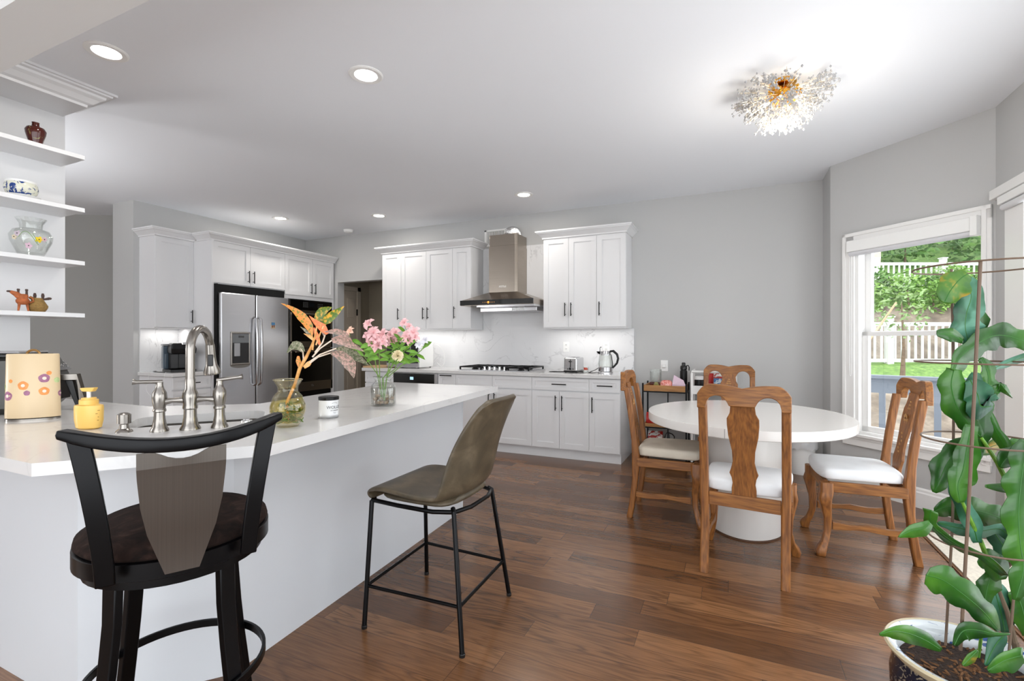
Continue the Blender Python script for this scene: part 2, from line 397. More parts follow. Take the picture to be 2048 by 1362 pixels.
def pane_mat():
    m = bpy.data.materials.new('window_glass'); m.use_nodes = True; nt = m.node_tree; nt.nodes.remove(nt.nodes['Principled BSDF'])
    t = nt.nodes.new('ShaderNodeBsdfTransparent'); gl = nt.nodes.new('ShaderNodeBsdfGlossy'); gl.inputs['Roughness'].default_value = 0
    mx = nt.nodes.new('ShaderNodeMixShader'); mx.inputs[0].default_value = .05
    nt.links.new(t.outputs[0], mx.inputs[1]); nt.links.new(gl.outputs[0], mx.inputs[2]); nt.links.new(mx.outputs[0], nt.nodes['Material Output'].inputs[0]); return m
M['pane'] = pane_mat()
def thinglass(name, tint=(1, 1, 1, 1), k=.12, mu_=.5):
    m = bpy.data.materials.new(name); m.use_nodes = True; nt = m.node_tree; nt.nodes.remove(nt.nodes['Principled BSDF'])
    t = nt.nodes.new('ShaderNodeBsdfTransparent'); t.inputs[0].default_value = tint; gl = nt.nodes.new('ShaderNodeBsdfGlossy'); gl.inputs['Roughness'].default_value = .02
    lw = nt.nodes.new('ShaderNodeLayerWeight'); lw.inputs[0].default_value = .35; mu = nt.nodes.new('ShaderNodeMath'); mu.operation = 'MULTIPLY_ADD'; mu.inputs[1].default_value = mu_; mu.inputs[2].default_value = k * .3
    nt.links.new(lw.outputs['Facing'], mu.inputs[0]); mx = nt.nodes.new('ShaderNodeMixShader'); nt.links.new(mu.outputs[0], mx.inputs[0])
    nt.links.new(t.outputs[0], mx.inputs[1]); nt.links.new(gl.outputs[0], mx.inputs[2]); nt.links.new(mx.outputs[0], nt.nodes['Material Output'].inputs[0]); return m
M['tglass'] = thinglass('thin_glass', (.97, .98, .97, 1)); M['tglassy'] = thinglass('thin_yellow_glass', (.98, .95, .82, 1), .12, .35); M['twater'] = thinglass('thin_green_water', (.90, .86, .50, 1), 0, .1)
M['tgrey'] = thinglass('thin_grey_water', (.86, .85, .82, 1), 0, .15)

# ------------------------------------------------------------------ the room
ZC = 2.83
A_ = Vector((.80, 5.13, 0)); B_ = Vector((1.605, 4.29, 0)); DD = (B_ - A_).normalized(); DN = Vector((-DD.y, DD.x, 0)); DL_ = (B_ - A_).length
if DN.dot(Vector((-1, -1, 0))) > 0: DN = -DN          # points outdoors
poly = [(-9.2, -2.6), (1.75, -2.6), (1.75, 4.36), (.93, 5.22), (.93, 5.66), (-3.8, 5.66), (-3.8, 6.5), (-9.2, 6.5)]
b = MB(); b.prism(poly, -.12, 0); struct('floor', b, M['floor'])
b = MB(); b.prism(poly, ZC, ZC + .12); struct('ceiling', b, M['ceil'])
b = MB(); b.box(-6.46, -5.40, 5.53, 5.66, 0, ZC); b.box(-5.40, -4.33, 5.53, 5.66, 2.14, ZC); b.box(-4.33, .80, 5.53, 5.66, 0, ZC)
struct('wall_back', b, M['wall'])
b = MB(); b.box(-6.46, -6.06, 3.145, 5.53, 0, ZC); struct('wall_left', b, M['wall'])
b = MB(); b.box(.80, .93, 5.13, 5.66, 0, ZC); struct('wall_return', b, M['wall'])
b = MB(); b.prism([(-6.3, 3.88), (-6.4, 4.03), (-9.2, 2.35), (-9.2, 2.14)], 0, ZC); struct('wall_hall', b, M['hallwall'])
b = MB(); b.box(-9.2, -9.05, -2.6, 2.3, 0, ZC); struct('wall_far_left', b, M['wall'])
b = MB(); b.box(-9.2, -2.2, -2.75, -2.6, 0, ZC); struct('wall_near_block', b, M['wall'])  # unseen wall, added to cut daylight from the open back
# diagonal window wall with its opening
def onD(s, d, z): p = A_ + DD * s + DN * d; return (p.x, p.y, z)
def dbox(mb, s0, s1, d0, d1, z0, z1):
    mb.add([onD(s0, d0, z0), onD(s1, d0, z0), onD(s1, d1, z0), onD(s0, d1, z0), onD(s0, d0, z1), onD(s1, d0, z1), onD(s1, d1, z1), onD(s0, d1, z1)],
           [(0, 3, 2, 1), (4, 5, 6, 7), (0, 1, 5, 4), (1, 2, 6, 5), (2, 3, 7, 6), (3, 0, 4, 7)])
S0, S1, Z0, Z1 = .215, 1.105, .475, 2.10
b = MB(); dbox(b, 0, S0, 0, .14, 0, ZC); dbox(b, S1, DL_ , 0, .14, 0, ZC); dbox(b, S0, S1, 0, .14, 0, Z0); dbox(b, S0, S1, 0, .14, Z1, ZC)
struct('wall_window', b, M['wall'])
b = MB(); b.box(1.605, 1.75, 4.06, 4.36, 0, ZC); b.box(1.605, 1.75, -2.6, 1.6, 0, .5); b.box(1.605, 1.75, -2.6, 1.6, 2.25, ZC); b.box(1.605, 1.75, 1.1, 1.6, .5, 2.25); b.box(1.605, 1.75, 1.6, 4.06, 2.2, ZC)
struct('wall_right', b, M['wall'])
b = MB(); b.box(-9.05, 1.6, .80, .99, 2.43, ZC); struct('trim_1', b, M['header'])      # dropped header between the two rooms
# baseboards
def bbprof(mb, p0, p1, n):
    p0, p1, n = Vector(p0), Vector(p1), Vector(n); d = [(0, 0), (.018, 0), (.018, .115), (.012, .125), (.012, .14), (.004, .152), (0, .152)]
    mb.loft([[p + n * a + Vector((0, 0, z)) for a, z in d] for p in (p0, p1)])
b = MB(); bbprof(b, (-1.0, 5.53, 0), (.80, 5.53, 0), (0, -1, 0)); struct('baseboard_back', b, M['trim'])
b = MB(); bbprof(b, (.80, 5.53, 0), (.80, 5.13, 0), (-1, 0, 0)); struct('baseboard_return', b, M['trim'])
b = MB(); bbprof(b, A_, B_, -DN); struct('baseboard_window', b, M['trim'])
b = MB(); bbprof(b, (-6.06, 3.145, 0), (-6.46, 3.145, 0), (0, -1, 0)); struct('baseboard_left', b, M['trim'])

# pantry seen through the doorway
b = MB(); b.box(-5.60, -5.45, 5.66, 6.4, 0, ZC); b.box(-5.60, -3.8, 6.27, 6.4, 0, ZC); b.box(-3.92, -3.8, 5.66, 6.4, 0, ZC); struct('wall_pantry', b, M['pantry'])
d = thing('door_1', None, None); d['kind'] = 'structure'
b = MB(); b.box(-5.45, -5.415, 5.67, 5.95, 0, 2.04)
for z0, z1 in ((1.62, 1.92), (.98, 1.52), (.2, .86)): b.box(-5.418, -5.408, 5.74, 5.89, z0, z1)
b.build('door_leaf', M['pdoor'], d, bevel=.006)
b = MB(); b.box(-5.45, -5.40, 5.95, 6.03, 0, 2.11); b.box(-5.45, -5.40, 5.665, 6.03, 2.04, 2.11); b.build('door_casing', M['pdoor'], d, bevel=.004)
b = MB(); b.box(-5.408, -5.398, 5.935, 5.955, 1.66, 1.76); b.build('hinge', M['black'], d)

# window in the diagonal wall
wn = thing('window_1', None, None); wn['kind'] = 'structure'
b = MB()
for s0, s1, z0, z1 in ((.125, .225, .42, 2.185), (1.095, 1.150, .42, 2.185), (.125, 1.150, 2.09, 2.185)):
    dbox(b, s0, s1, -.018, 0, z0, z1)
    dbox(b, s0 - .0, min(s1, s0 + .03), -.026, 0, z0, z1) if s1 - s0 < .3 else dbox(b, s0, s1, -.026, 0, z1 - .03, z1)
b.build('window_casing', M['trim'], wn, bevel=.004)
b = MB(); dbox(b, .10, DL_ - .004, -.045, .02, .455, .478); dbox(b, .125, DL_ - .02, -.02, 0, .375, .455); dbox(b, .125, DL_ - .02, -.026, 0, .43, .455); b.build('window_sill', M['trim'], wn, bevel=.003)
b = MB()
for s0, s1, z0, z1 in ((S0, .25, .478, Z1), (S1 - .02, S1, .478, Z1), (S0, S1, Z1 - .03, Z1), (S0, S1, .478, .50)): dbox(b, s0, s1, .0, .14, z0, z1)
b.build('window_frame', M['trim'], wn)
b = MB()   # lower sash
for s0, s1, z0, z1 in ((.25, .30, .50, 1.34), (1.065, 1.085, .50, 1.34), (.25, 1.085, .50, .545), (.25, 1.085, 1.305, 1.34)): dbox(b, s0, s1, .045, .08, z0, z1)
lo = b.build('lower_sash', M['trim'], wn, bevel=.003)
b = MB(); dbox(b, .30, 1.065, .06, .065, .545, 1.305); b.build('pane', M['pane'], lo)
b = MB()
for s0, s1, z0, z1 in ((.25, .298, 1.33, 2.07), (1.068, 1.085, 1.33, 2.07), (.25, 1.085, 1.32, 1.345), (.25, 1.085, 2.03, 2.07)): dbox(b, s0, s1, .085, .12, z0, z1)
up = b.build('upper_sash', M['trim'], wn, bevel=.003)
b = MB(); dbox(b, .298, 1.068, .10, .105, 1.345, 2.03); b.build('pane', M['pane'], up)
bl = thing('roller_blind', 'rolled-up white blind in its casing at the top of the window', 'blind', onD(.65, 0, 2.0))
b = MB(); dbox(b, .185, 1.085, -.06, -.018 + .0, 2.02, 2.115); b.build('head_box', M['white'], bl, world=True, bevel=.006)
b = MB(); b.tube([onD(.20, -.03, 2.005), onD(1.06, -.03, 2.005)], .022, 12); b.build('fabric_roll', mat('blind_grey', 'D5D5D8', .7), bl, world=True, smooth=True)
b = MB(); dbox(b, 1.055, 1.095, -.07, .0, 1.985, 2.12); b.build('end_bracket', M['white'], bl, world=True, bevel=.003)
b = MB(); b.tube([onD(.20, -.035, 2.0), onD(.20, -.035, .98), onD(.207, -.035, .965), onD(.214, -.035, .98), onD(.214, -.035, 2.0)], .0022, 6); b.build('pull_cord', M['white'], bl, world=True)

# sliding glass door at the right edge
sd = thing('door_2', None, None); sd['kind'] = 'structure'
b = MB(); b.box(1.56, 1.605, 1.5, 4.262, 2.20, 2.262); b.build('head_casing', M['trim'], sd, bevel=.004)
b = MB(); b.box(1.585, 1.605, 3.90, 4.125, 0, 2.2); b.box(1.585, 1.605, 1.5, 1.6, 0, 2.225); b.build('side_casing', M['trim'], sd, bevel=.004)
b = MB()
for y0, y1, z0, z1 in ((3.97, 4.06, 0, 2.2), (1.6, 1.68, 0, 2.2), (2.78, 2.88, 0, 2.2), (1.6, 4.06, 0, .1), (1.6, 4.06, 2.1, 2.2)): b.box(1.64, 1.70, y0, y1, z0, z1)
b.build('door_frame', M['trim'], sd, bevel=.004)
b = MB(); b.box(1.668, 1.673, 1.68, 2.78, .1, 2.1); b.build('pane', M['pane'], sd); b = MB(); b.box(1.668, 1.673, 2.88, 3.97, .1, 2.1); b.build('pane', M['pane'], sd)
sh = thing('roller_blind', 'white roller shade rolled up over the glass door, at the right edge', 'blind', (1.56, 2.9, 2.15))
b = MB(); b.box(1.545, 1.60, 1.62, 4.12, 2.135, 2.185); b.build('head_rail', M['white'], sh, world=True, bevel=.006)
b = MB(); b.tube([(1.572, 1.64, 2.115), (1.572, 4.10, 2.115)], .02, 12); b.build('fabric_roll', mat('shade_grey', 'DCDCDE', .7), sh, world=True, smooth=True)

# ceiling lights
def downlight(x, y, label):
    t = thing('recessed_light', label, 'ceiling light', (x, y, ZC), 0, 'recessed ceiling lights')
    b = MB(); b.lathe([(.098, 0), (.098, -.004), (.09, -.009), (.066, -.007), (.062, -.001), (.062, 0)], n=40); b.build('trim_ring', M['trim'], t, smooth=30)
    b = MB(); b.lathe([(.0, -.0005), (.062, -.0005), (.062, -.004), (.001, -.006)], n=32, cap=False); b.build('lens', M['lamp'], t, smooth=True)
for (x, y), l in zip(DL, ('large recessed ceiling light nearest the open shelves', 'recessed ceiling light above the kitchen peninsula', 'small recessed ceiling light in front of the range hood',
                          'small recessed ceiling light between the hood cabinets and the smoke detector', 'small recessed ceiling light over the refrigerator')): downlight(x, y, l)
t = thing('smoke_detector', 'round white smoke detector on the ceiling near the back corner', 'smoke detector', (-4.94, 5.26, ZC))
b = MB(); b.lathe([(.0, -.04), (.045, -.04), (.06, -.03), (.063, -.008), (.068, 0)], n=32); b.build('housing', M['white'], t, smooth=True)
b = MB(); b.box(-.02, .02, -.052, -.045, -.034, -.026); b.build('vent_slot', M['black'], t)

# crystal burst ceiling lamp
ch = thing('chandelier', 'gold and crystal dandelion burst chandelier flush against the ceiling', 'chandelier', CH)
b = MB(); b.lathe([(0, 0), (.075, 0), (.075, -.012), (.065, -.022), (0, -.022)], n=36); b.build('canopy', M['gold'], ch, smooth=30)
rnd = random.Random(3); wires = MB(); cr = MB(); hub = MB()
hub.ball((0, 0, -.07), (.05, .05, .045), 14, 8)
for k in range(60):
    a = rnd.uniform(0, 6.28); e = rnd.uniform(-.1, 1.4); d = Vector((math.cos(a) * math.cos(e), math.sin(a) * math.cos(e), -math.sin(e))); hub.ball(Vector((0, 0, -.06)) + Vector((d.x * .10, d.y * .10, d.z * .07 if d.z < 0 else .0)), rnd.uniform(.007, .013), 8, 5)
for k in range(190):
    a = rnd.uniform(0, 2 * math.pi); e = math.asin(rnd.uniform(-.02, 1.0)); d = Vector((math.cos(a) * math.cos(e), math.sin(a) * math.cos(e), -math.sin(e)))
    L = rnd.uniform(.21, .27) * (1.1 if e < .3 else 1); p0 = Vector((0, 0, -.06)) + d * .04; p1 = Vector((0, 0, -.035)) + d * L
    if p1.z > -.012: p1.z = -.012
    sd_ = d.orthogonal().normalized(); wires.tube([p0, (p0 + p1) / 2 + sd_ * rnd.uniform(-.01, .01), p1], .0012, 4)
    for q in range(9):
        u = rnd.uniform(.55, 1.02); pp = p0.lerp(p1, u); off = Vector((rnd.uniform(-1, 1), rnd.uniform(-1, 1), rnd.uniform(-1, 1))) * .024; p2 = pp + off
        if p2.z > -.01: p2.z = -.01
        wires.tube([pp, p2], .0007, 3); r = rnd.uniform(.005, .0085)
        cr.add([p2 + Vector((r, 0, 0)), p2 + Vector((0, r, 0)), p2 - Vector((r, 0, 0)), p2 - Vector((0, r, 0)), p2 + Vector((0, 0, r * 1.3)), p2 - Vector((0, 0, r * 1.3))],
               [(0, 1, 4), (1, 2, 4), (2, 3, 4), (3, 0, 4), (1, 0, 5), (2, 1, 5), (3, 2, 5), (0, 3, 5)])
hub.build('hub', M['gold'], ch, smooth=True); wires.build('branches', mat('branch_champagne', 'E9DCC4', .25, .6), ch)['kind'] = 'stuff'; cr.build('crystals', M['crystal'], ch)['kind'] = 'stuff'
for k in range(6):
    a = k * math.pi / 3 + .3; d = Vector((math.cos(a) * .75, math.sin(a) * .75, -.55)); b = MB(); s0 = Vector((0, 0, -.06))
    b.tube([s0 + d * .05, s0 + d * .10], .011, 8); sk = b.build('socket', M['gold'], ch); b = MB(); b.tube([s0 + d * .10, s0 + d * .13, s0 + d * .15], [.007, .009, .004], 8); b.build('bulb', M['bulb'], sk, smooth=True)
lamp('POINT', 'chandelier_glow', CH + Vector((0, 0, -.30)), 9, (1, .94, .85), .12)

# ------------------------------------------------------------------ cabinets
def bar_handle(parent, x, z, vert, L=.13, y=-.02):
    b = MB(); h = L / 2
    if vert:
        b.tube([(x, y - .03, z - h), (x, y - .03, z + h)], .0058, 8)
        for q in (-h * .72, h * .72): b.tube([(x, y, z + q), (x, y - .03, z + q)], .0045, 6)
    else:
        b.tube([(x - h, y - .03, z), (x + h, y - .03, z)], .0058, 8)
        for q in (-h * .72, h * .72): b.tube([(x + q, y, z), (x + q, y - .03, z)], .0045, 6)
    b.build('handle', M['handle'], parent, smooth=True)
def shaker(t, name, x0, x1, z0, z1, rail=.058, handle=None):
    g = .0018; x0 += g; x1 -= g; z0 += g; z1 -= g; b = MB(); r = min(rail, (x1 - x0) * .3, (z1 - z0) * .3)
    b.box(x0, x0 + r, -.02, 0, z0, z1); b.box(x1 - r, x1, -.02, 0, z0, z1); b.box(x0 + r, x1 - r, -.02, 0, z0, z0 + r); b.box(x0 + r, x1 - r, -.02, 0, z1 - r, z1)
    b.box(x0 + r, x1 - r, -.011, 0, z0 + r, z1 - r)
    # small bead around the recessed panel
    q = .006
    for bx in ((x0 + r, x0 + r + q, z0 + r, z1 - r), (x1 - r - q, x1 - r, z0 + r, z1 - r)): b.box(bx[0], bx[1], -.014, 0, bx[2], bx[3])
    for bz in (z0 + r, z1 - r - q): b.box(x0 + r + q, x1 - r - q, -.014, 0, bz, bz + q)
    o = b.build(name, M['cab'], t)
    if handle: bar_handle(o, *handle)
    return o
def cabinet(name, label, cat, loc, rz, w, dep, z0, z1, fronts, toe=False, group=None):
    t = thing(name, label, cat, loc, rz, group); b = MB(); b.box(0, w, 0, dep, z0, z1)
    if toe: b.box(0, w, .03, dep, 0, z0)
    b.build('carcass', M['cab'], t)
    for f in fronts: shaker(t, *f[:5], handle=f[5] if len(f) > 5 else None, rail=f[6] if len(f) > 6 else .058)
    return t
UB, UT = 1.415, 2.425
def upper(x0, x1, label, splits, hs, lab='wall cabinet'):
    w = x1 - x0; e = [0] + [s - x0 for s in splits] + [w]; fr = []
    for i in range(len(e) - 1):
        hx = e[i] + .035 if hs[i] == 'l' else e[i + 1] - .035; fr.append(('door', e[i], e[i + 1], UB, UT, (hx, UB + .20, True, .15)))
    cabinet('wall_cabinet', label, 'cabinet', (x0, 5.22, 0), 0, w, .309, UB - .012, UT + .01, fr, group='white wall cabinets')
upper(-4.29, -3.98, 'narrow white wall cabinet beside the dark doorway', [], 'r')
upper(-3.98, -3.189, 'double-door white wall cabinet left of the range hood', [-3.585], 'rl')
upper(-3.189, -2.924, 'narrow white wall cabinet touching the left side of the range hood', [], 'l')
upper(-1.974, -1.353, 'double-door white wall cabinet right of the range hood', [-1.673], 'rl')
upper(-1.353, -1.033, 'single-door white wall cabinet above the kettle', [], 'l')
def crown(mb, path, out):
    """mitred crown moulding; path = corner points at the cabinet face, out = outward vector at each"""
    prof = [(0, 2.425), (.012, 2.425), (.014, 2.44), (.03, 2.455), (.05, 2.475), (.062, 2.482), (.064, 2.494), (.075, 2.494), (.075, 2.51), (0, 2.51)]
    mb.loft([[Vector((p[0] + o[0] * a, p[1] + o[1] * a, z)) for a, z in prof] for p, o in zip(path, out)])
b = MB(); crown(b, [(-4.29, 5.53), (-4.29, 5.20), (-2.924, 5.20), (-2.924, 5.53)], [(-1, 0), (-1, -1), (1, -1), (1, 0)]); tag(b.build('crown_moulding', M['cab']), 'white crown moulding on the cabinets left of the hood', 'moulding')
b = MB(); crown(b, [(-1.974, 5.53), (-1.974, 5.20), (-1.033, 5.20), (-1.033, 5.53)], [(-1, 0), (-1, -1), (1, -1), (1, 0)]); tag(b.build('crown_moulding', M['cab']), 'white crown moulding on the cabinets right of the hood', 'moulding')

DZ0, DZ1, WZ0, WZ1 = .11, .722, .732, .868
def base(x0, x1, label, fr, **k):
    cabinet('base_cabinet', label, 'cabinet', (x0, 4.93, 0), 0, x1 - x0, .6, .10, .872, fr, True, 'white base cabinets', **k)
base(-4.33, -3.874, 'white base cabinet at the doorway end of the back counter', [('drawer', 0, .456, WZ0, WZ1, (.228, .805, False, .13), .035), ('door', 0, .456, DZ0, DZ1, (.42, .6, True, .15))])
base(-3.212, -2.968, 'narrow white pull-out base cabinet left of the cooktop', [('door', 0, .244, DZ0, WZ1, (.122, .852, False, .16))])
base(-2.968, -1.999, 'white double base cabinet under the cooktop', [('drawer', 0, .483, WZ0, WZ1, None, .035), ('drawer', .483, .969, WZ0, WZ1, None, .035),
     ('door', 0, .483, DZ0, DZ1, (.448, .60, True, .15)), ('door', .483, .969, DZ0, DZ1, (.518, .60, True, .15))])
base(-1.999, -1.357, 'white base cabinet with one wide drawer right of the cooktop', [('drawer', 0, .642, WZ0, WZ1, (.32, .80, False, .16), .035), ('door', 0, .316, DZ0, DZ1, (.28, .60, True, .16)), ('door', .316, .642, DZ0, DZ1, (.352, .60, True, .16))])
base(-1.357, -1.035, 'white base cabinet at the right end beneath the kettle', [('drawer', 0, .322, WZ0, WZ1, (.17, .80, False, .16), .035), ('door', 0, .322, DZ0, DZ1, (.038, .60, True, .16))])
t = thing('built_in_microwave', 'dark built-in microwave drawer with a small lit display under the back counter', 'microwave', (-3.874, 4.93, 0))
b = MB(); b.box(0, .662, 0, .56, 0, .87); b.build('housing', M['cab'], t)
b = MB(); b.box(.005, .657, -.025, 0, .46, .865); b.build('door', M['steel'], t, bevel=.004)
b = MB(); b.box(.01, .61, -.03, -.025, .745, .86); b.build('control_panel', M['glassblk'], t)
b = MB(); b.box(.26, .31, -.032, -.03, .785, .82); b.build('display', M['screen'], t)
b = MB()
for k in range(12): b.box(.05 + k * .048, .085 + k * .048, -.027, -.024, .728, .733)
b.build('vent_slot', M['dark'], t)
b = MB(); b.box(-4.365, -1.0, 4.885, 5.53, .875, .915); tag(b.build('countertop', M['quartz'], bevel=.004), 'long white quartz counter along the back wall', 'countertop')
b = MB(); b.box(-4.29, -1.005, 5.51, 5.53, .915, 1.403); b.box(-2.92, -1.978, 5.51, 5.53, 1.403, 2.44); tag(b.build('backsplash', M['splash']), 'white grey-veined stone backsplash behind the cooktop', 'backsplash')

# range hood
t = thing('range_hood', 'stainless chimney range hood with a black glass control strip', 'range hood', (-2.462, 5.24, 1.60))
b = MB()
def rect(x0, x1, y0, y1, z): return [(x0, y0, z), (x1, y0, z), (x1, y1, z), (x0, y1, z)]
b.loft([rect(-.465, .465, -.285, .265, .135), rect(-.215, .155, -.04, .265, .245)]); b.box(-.465, .465, -.285, .265, .075, .135); b.build('canopy', M['steelc'], t, bevel=.002)
b = MB(); b.prism([(-.215, -.04), (.13, -.04), (.155, -.015), (.155, .265), (-.215, .265)], .24, .80); b.build('chimney', M['steelc'], t, bevel=.002)
b = MB(); b.prism([(-.208, -.034), (.125, -.034), (.15, -.01), (.15, .265), (-.208, .265)], .80, .935); b.build('chimney_extension', M['steelc'], t, bevel=.002)
b = MB(); b.box(-.467, .467, -.297, -.285, .078, .137); gp = b.build('glass_strip', M['glassblk'], t, bevel=.002)
b = MB(); b.ring((0, 0, 0), .009, .003, 24, 6); b.xf(Matrix.Translation((-.09, -.299, .107)) @ Matrix.Rotation(R_(90), 4, 'X')); b.build('dial', M['orangelight'], gp)
b = MB()
for x in (-.16, -.135, -.115, -.06, -.04, -.015): b.box(x - .003, x + .003, -.299, -.297, .104, .11)
b.build('indicator', mat('indicator_dim', 'C98A45', .4, emit=.5), gp)
b = MB(); b.box(-.27, .465, -.25, .24, .055, .078); b.build('filter_frame', M['steel'], t, bevel=.003)
b = MB(); b.box(-.30, .43, -.10, .24, .01, .055); fl = b.build('baffle', M['steel'], t, bevel=.004)
b = MB()
for k in range(9): b.box(.12 + k * .018, .13 + k * .018, -.104, -.10, .018, .048)
b.build('baffle_slots', M['white'], fl)
b = MB(); v, f = textmesh('FOTILE', .030, Matrix.Translation((-.03, -.0405, .31)) @ Matrix.Rotation(R_(90), 4, 'X')); b.add(v, f); b.build('lettering', M['white'], t, recalc=False)
b = MB(); pts = []; rr = []
for k in range(49):
    a = math.pi * k / 48; pts.append((.01, .09 + .08 - .08 * math.cos(a), .89 + .075 * math.sin(a))); rr.append(.095 + (.006 if k % 2 else -.003))
b.tube(pts[:26], rr[:26], 20); b.build('flexible_duct', M['foil'], t, smooth=20)
t = thing('wall_vent', 'white louvred vent frame on the wall behind the top of the hood', 'vent', (-2.68, 5.53, 2.56))
b = MB()
for x0, x1, z0, z1 in ((-.22, -.19, -.09, .12), (.17, .20, -.09, .12), (-.22, .20, .10, .12), (-.22, .20, -.09, -.07)): b.box(x0, x1, -.02, 0, z0, z1)
b.build('frame', M['trim'], t, bevel=.002)
b = MB()
for k in range(20): b.box(-.185 + k * .018, -.177 + k * .018, -.014, -.002, -.07, .10)
b.build('louvres', M['trim'], t)
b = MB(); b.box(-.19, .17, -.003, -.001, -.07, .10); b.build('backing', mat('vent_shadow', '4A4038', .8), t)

# cooktop
t = thing('cooktop', 'black gas cooktop with cast grates and chrome knobs on the back counter', 'cooktop', (-2.50, 5.19, .915))
b = MB(); b.box(-.455, .455, -.25, .25, 0, .012); b.build('base_plate', M['steel'], t, bevel=.004)
for k in range(3):
    x0 = -.445 + k * .30; x1 = x0 + .29; b = MB()
    for x in (x0 + .005, x1 - .005): b.box(x - .006, x + .006, -.23 if k != 1 else -.12, .235, .035, .05)
    for y in ((-.225 if k != 1 else -.12), 0, .228): b.box(x0, x1, y - .006, y + .006, .035, .05)
    b.box((x0 + x1) / 2 - .005, (x0 + x1) / 2 + .005, -.22 if k != 1 else -.12, .23, .036, .052)
    for x in (x0 + .006, x1 - .006):
        for y in (-.22 if k != 1 else -.115, .225): b.box(x - .008, x + .008, y - .008, y + .008, .01, .04)
    b.build('grate', M['black'], t, bevel=.002)
for x, y, r in ((-.30, -.11, .04), (-.30, .12, .035), (0, .06, .055), (.30, -.11, .04), (.30, .12, .045)):
    b = MB(); b.lathe([(r, .012), (r, .02), (r * .75, .024), (r * .7, .032), (0, .033)], (x, y, 0), 24); b.build('burner', M['black'], t, smooth=30)
for x in (-.13, -.065, 0, .065, .13):
    b = MB(); b.lathe([(.022, .012), (.02, .018), (.017, .02), (.016, .046), (.012, .049), (0, .049)], (x, -.19, 0), 18); b.box(x - .003, x + .003, -.208, -.172, .046, .053); b.build('knob', M['chrome'], t, smooth=30)

# small things on the back counter
def cord(name, label, pts, m, r=.0028, smooth_n=5):
    P_ = [Vector(p) for p in pts]; out = []
    for i in range(len(P_) - 1):
        a, b_, c, d_ = P_[max(i - 1, 0)], P_[i], P_[i + 1], P_[min(i + 2, len(P_) - 1)]
        for k in range(smooth_n):
            u = k / smooth_n; out.append(.5 * ((2 * b_) + (c - a) * u + (2 * a - 5 * b_ + 4 * c - d_) * u * u + (3 * b_ - a - 3 * c + d_) * u ** 3))
    out.append(P_[-1]); return out
t = thing('toaster', 'small stainless toaster on the back counter', 'toaster', (-1.60, 5.17, .915))
b = MB(); b.box(-.075, .075, -.13, .13, .018, .165); b.build('shell', M['steel'], t, bevel=.014, seg=3)
b = MB(); b.box(-.078, .078, -.134, .134, .006, .024); b.build('base', M['plastic'], t, bevel=.004)
for x in (-.06, .06):
    for y in (-.11, .11): b = MB(); b.lathe([(.01, 0), (.01, .008)], (x, y, 0), 10); b.build('foot', M['plastic'], t)
b = MB(); b.box(-.004, .004, -.133, -.129, .06, .145); b.build('lever_slot', M['dark'], t)
b = MB(); b.box(-.016, .016, -.148, -.131, .118, .13); b.build('lever', M['plastic'], t, bevel=.003)
b = MB(); b.tube([(0, -.13, .045), (0, -.145, .045)], .013, 16); b.build('dial', M['plastic'], t)
for x in (-.03, .03): b = MB(); b.tube([(x, -.13, .042), (x, -.135, .042)], .006, 10); b.build('button', M['plastic'], t)
b = MB()
for x in (-.03, .03): b.box(x - .014, x + .014, -.10, .10, .164, .1665)
b.build('bread_slot', M['dark'], t)
b = MB(); b.tube(cord('', '', [(-.07, .05, .03), (-.12, .04, .006), (-.24, .0, .004), (-.27, -.06, .004), (-.20, -.075, .004), (-.08, -.075, .006)], None), .003, 6); b.build('cord', M['plastic'], t, smooth=True)
b = MB(); b.tube(cord('', '', [(.07, -.02, .01), (.13, -.04, .006), (.17, -.02, .006)], None), .005, 6); b.build('plug_cord', M['plastic'], t, smooth=True)
t = thing('candle_glass', 'small clear glass with a red flower candle between toaster and kettle', 'candle', (-1.435, 5.06, .915))
b = MB(); b.lathe([(.024, 0), (.030, .004), (.033, .07), (.030, .07), (.027, .01), (0, .008)], n=20, cap=False); b.build('glass', M['tglass'], t, smooth=True)
b = MB()
for k in range(9): a = k * .7; b.ball((.014 * math.cos(a), .014 * math.sin(a), .042 + .006 * (k % 3)), (.011, .011, .009), 8, 5)
b.build('flower_candle', mat('candle_red', 'D0401F', .5), t, smooth=True)
t = thing('electric_kettle', 'glass electric kettle with steel lid and black handle on the back counter', 'kettle', (-1.245, 5.16, .915))
b = MB(); b.lathe([(.082, 0), (.082, .012), (.076, .02), (0, .02)], n=32); b.build('power_base', M['steel'], t, smooth=30)
b = MB(); b.lathe([(.074, .022), (.075, .065), (.073, .068), (0, .068)], n=32); b.build('steel_foot', M['steel'], t, smooth=30)
b = MB(); b.lathe([(.074, .068), (.077, .10), (.066, .195), (.062, .20), (.062, .195), (.074, .10), (.071, .07)], n=32, cap=False); b.build('glass_body', M['tglass'], t, smooth=True)
b = MB(); b.lathe([(.064, .195), (.063, .205), (.052, .238), (.0, .245)], n=32); b.box(-.09, -.05, -.014, .014, .205, .235); b.build('lid', M['steel'], t, smooth=30)
b = MB(); b.prism([(-.098, .232), (-.055, .236), (-.06, .20)], -.014, .014, 'y'); b.build('spout', M['plastic'], t)
b = MB(); b.tube([(-.06, 0, .235), (-.06, 0, .275), (-.045, 0, .28)], [.003, .003, .006], 8); b.build('thermometer', M['plastic'], t)
b = MB(); b.tube([(.05, 0, .235), (.085, 0, .24), (.125, 0, .205), (.137, 0, .16), (.125, 0, .11), (.09, 0, .07), (.077, 0, .06)], [.012, .014, .013, .012, .011, .01, .01], 10); b.tube([(.064, 0, .20), (.078, 0, .10), (.077, 0, .06)], .005, 6); b.build('handle', M['plastic'], t, smooth=True)
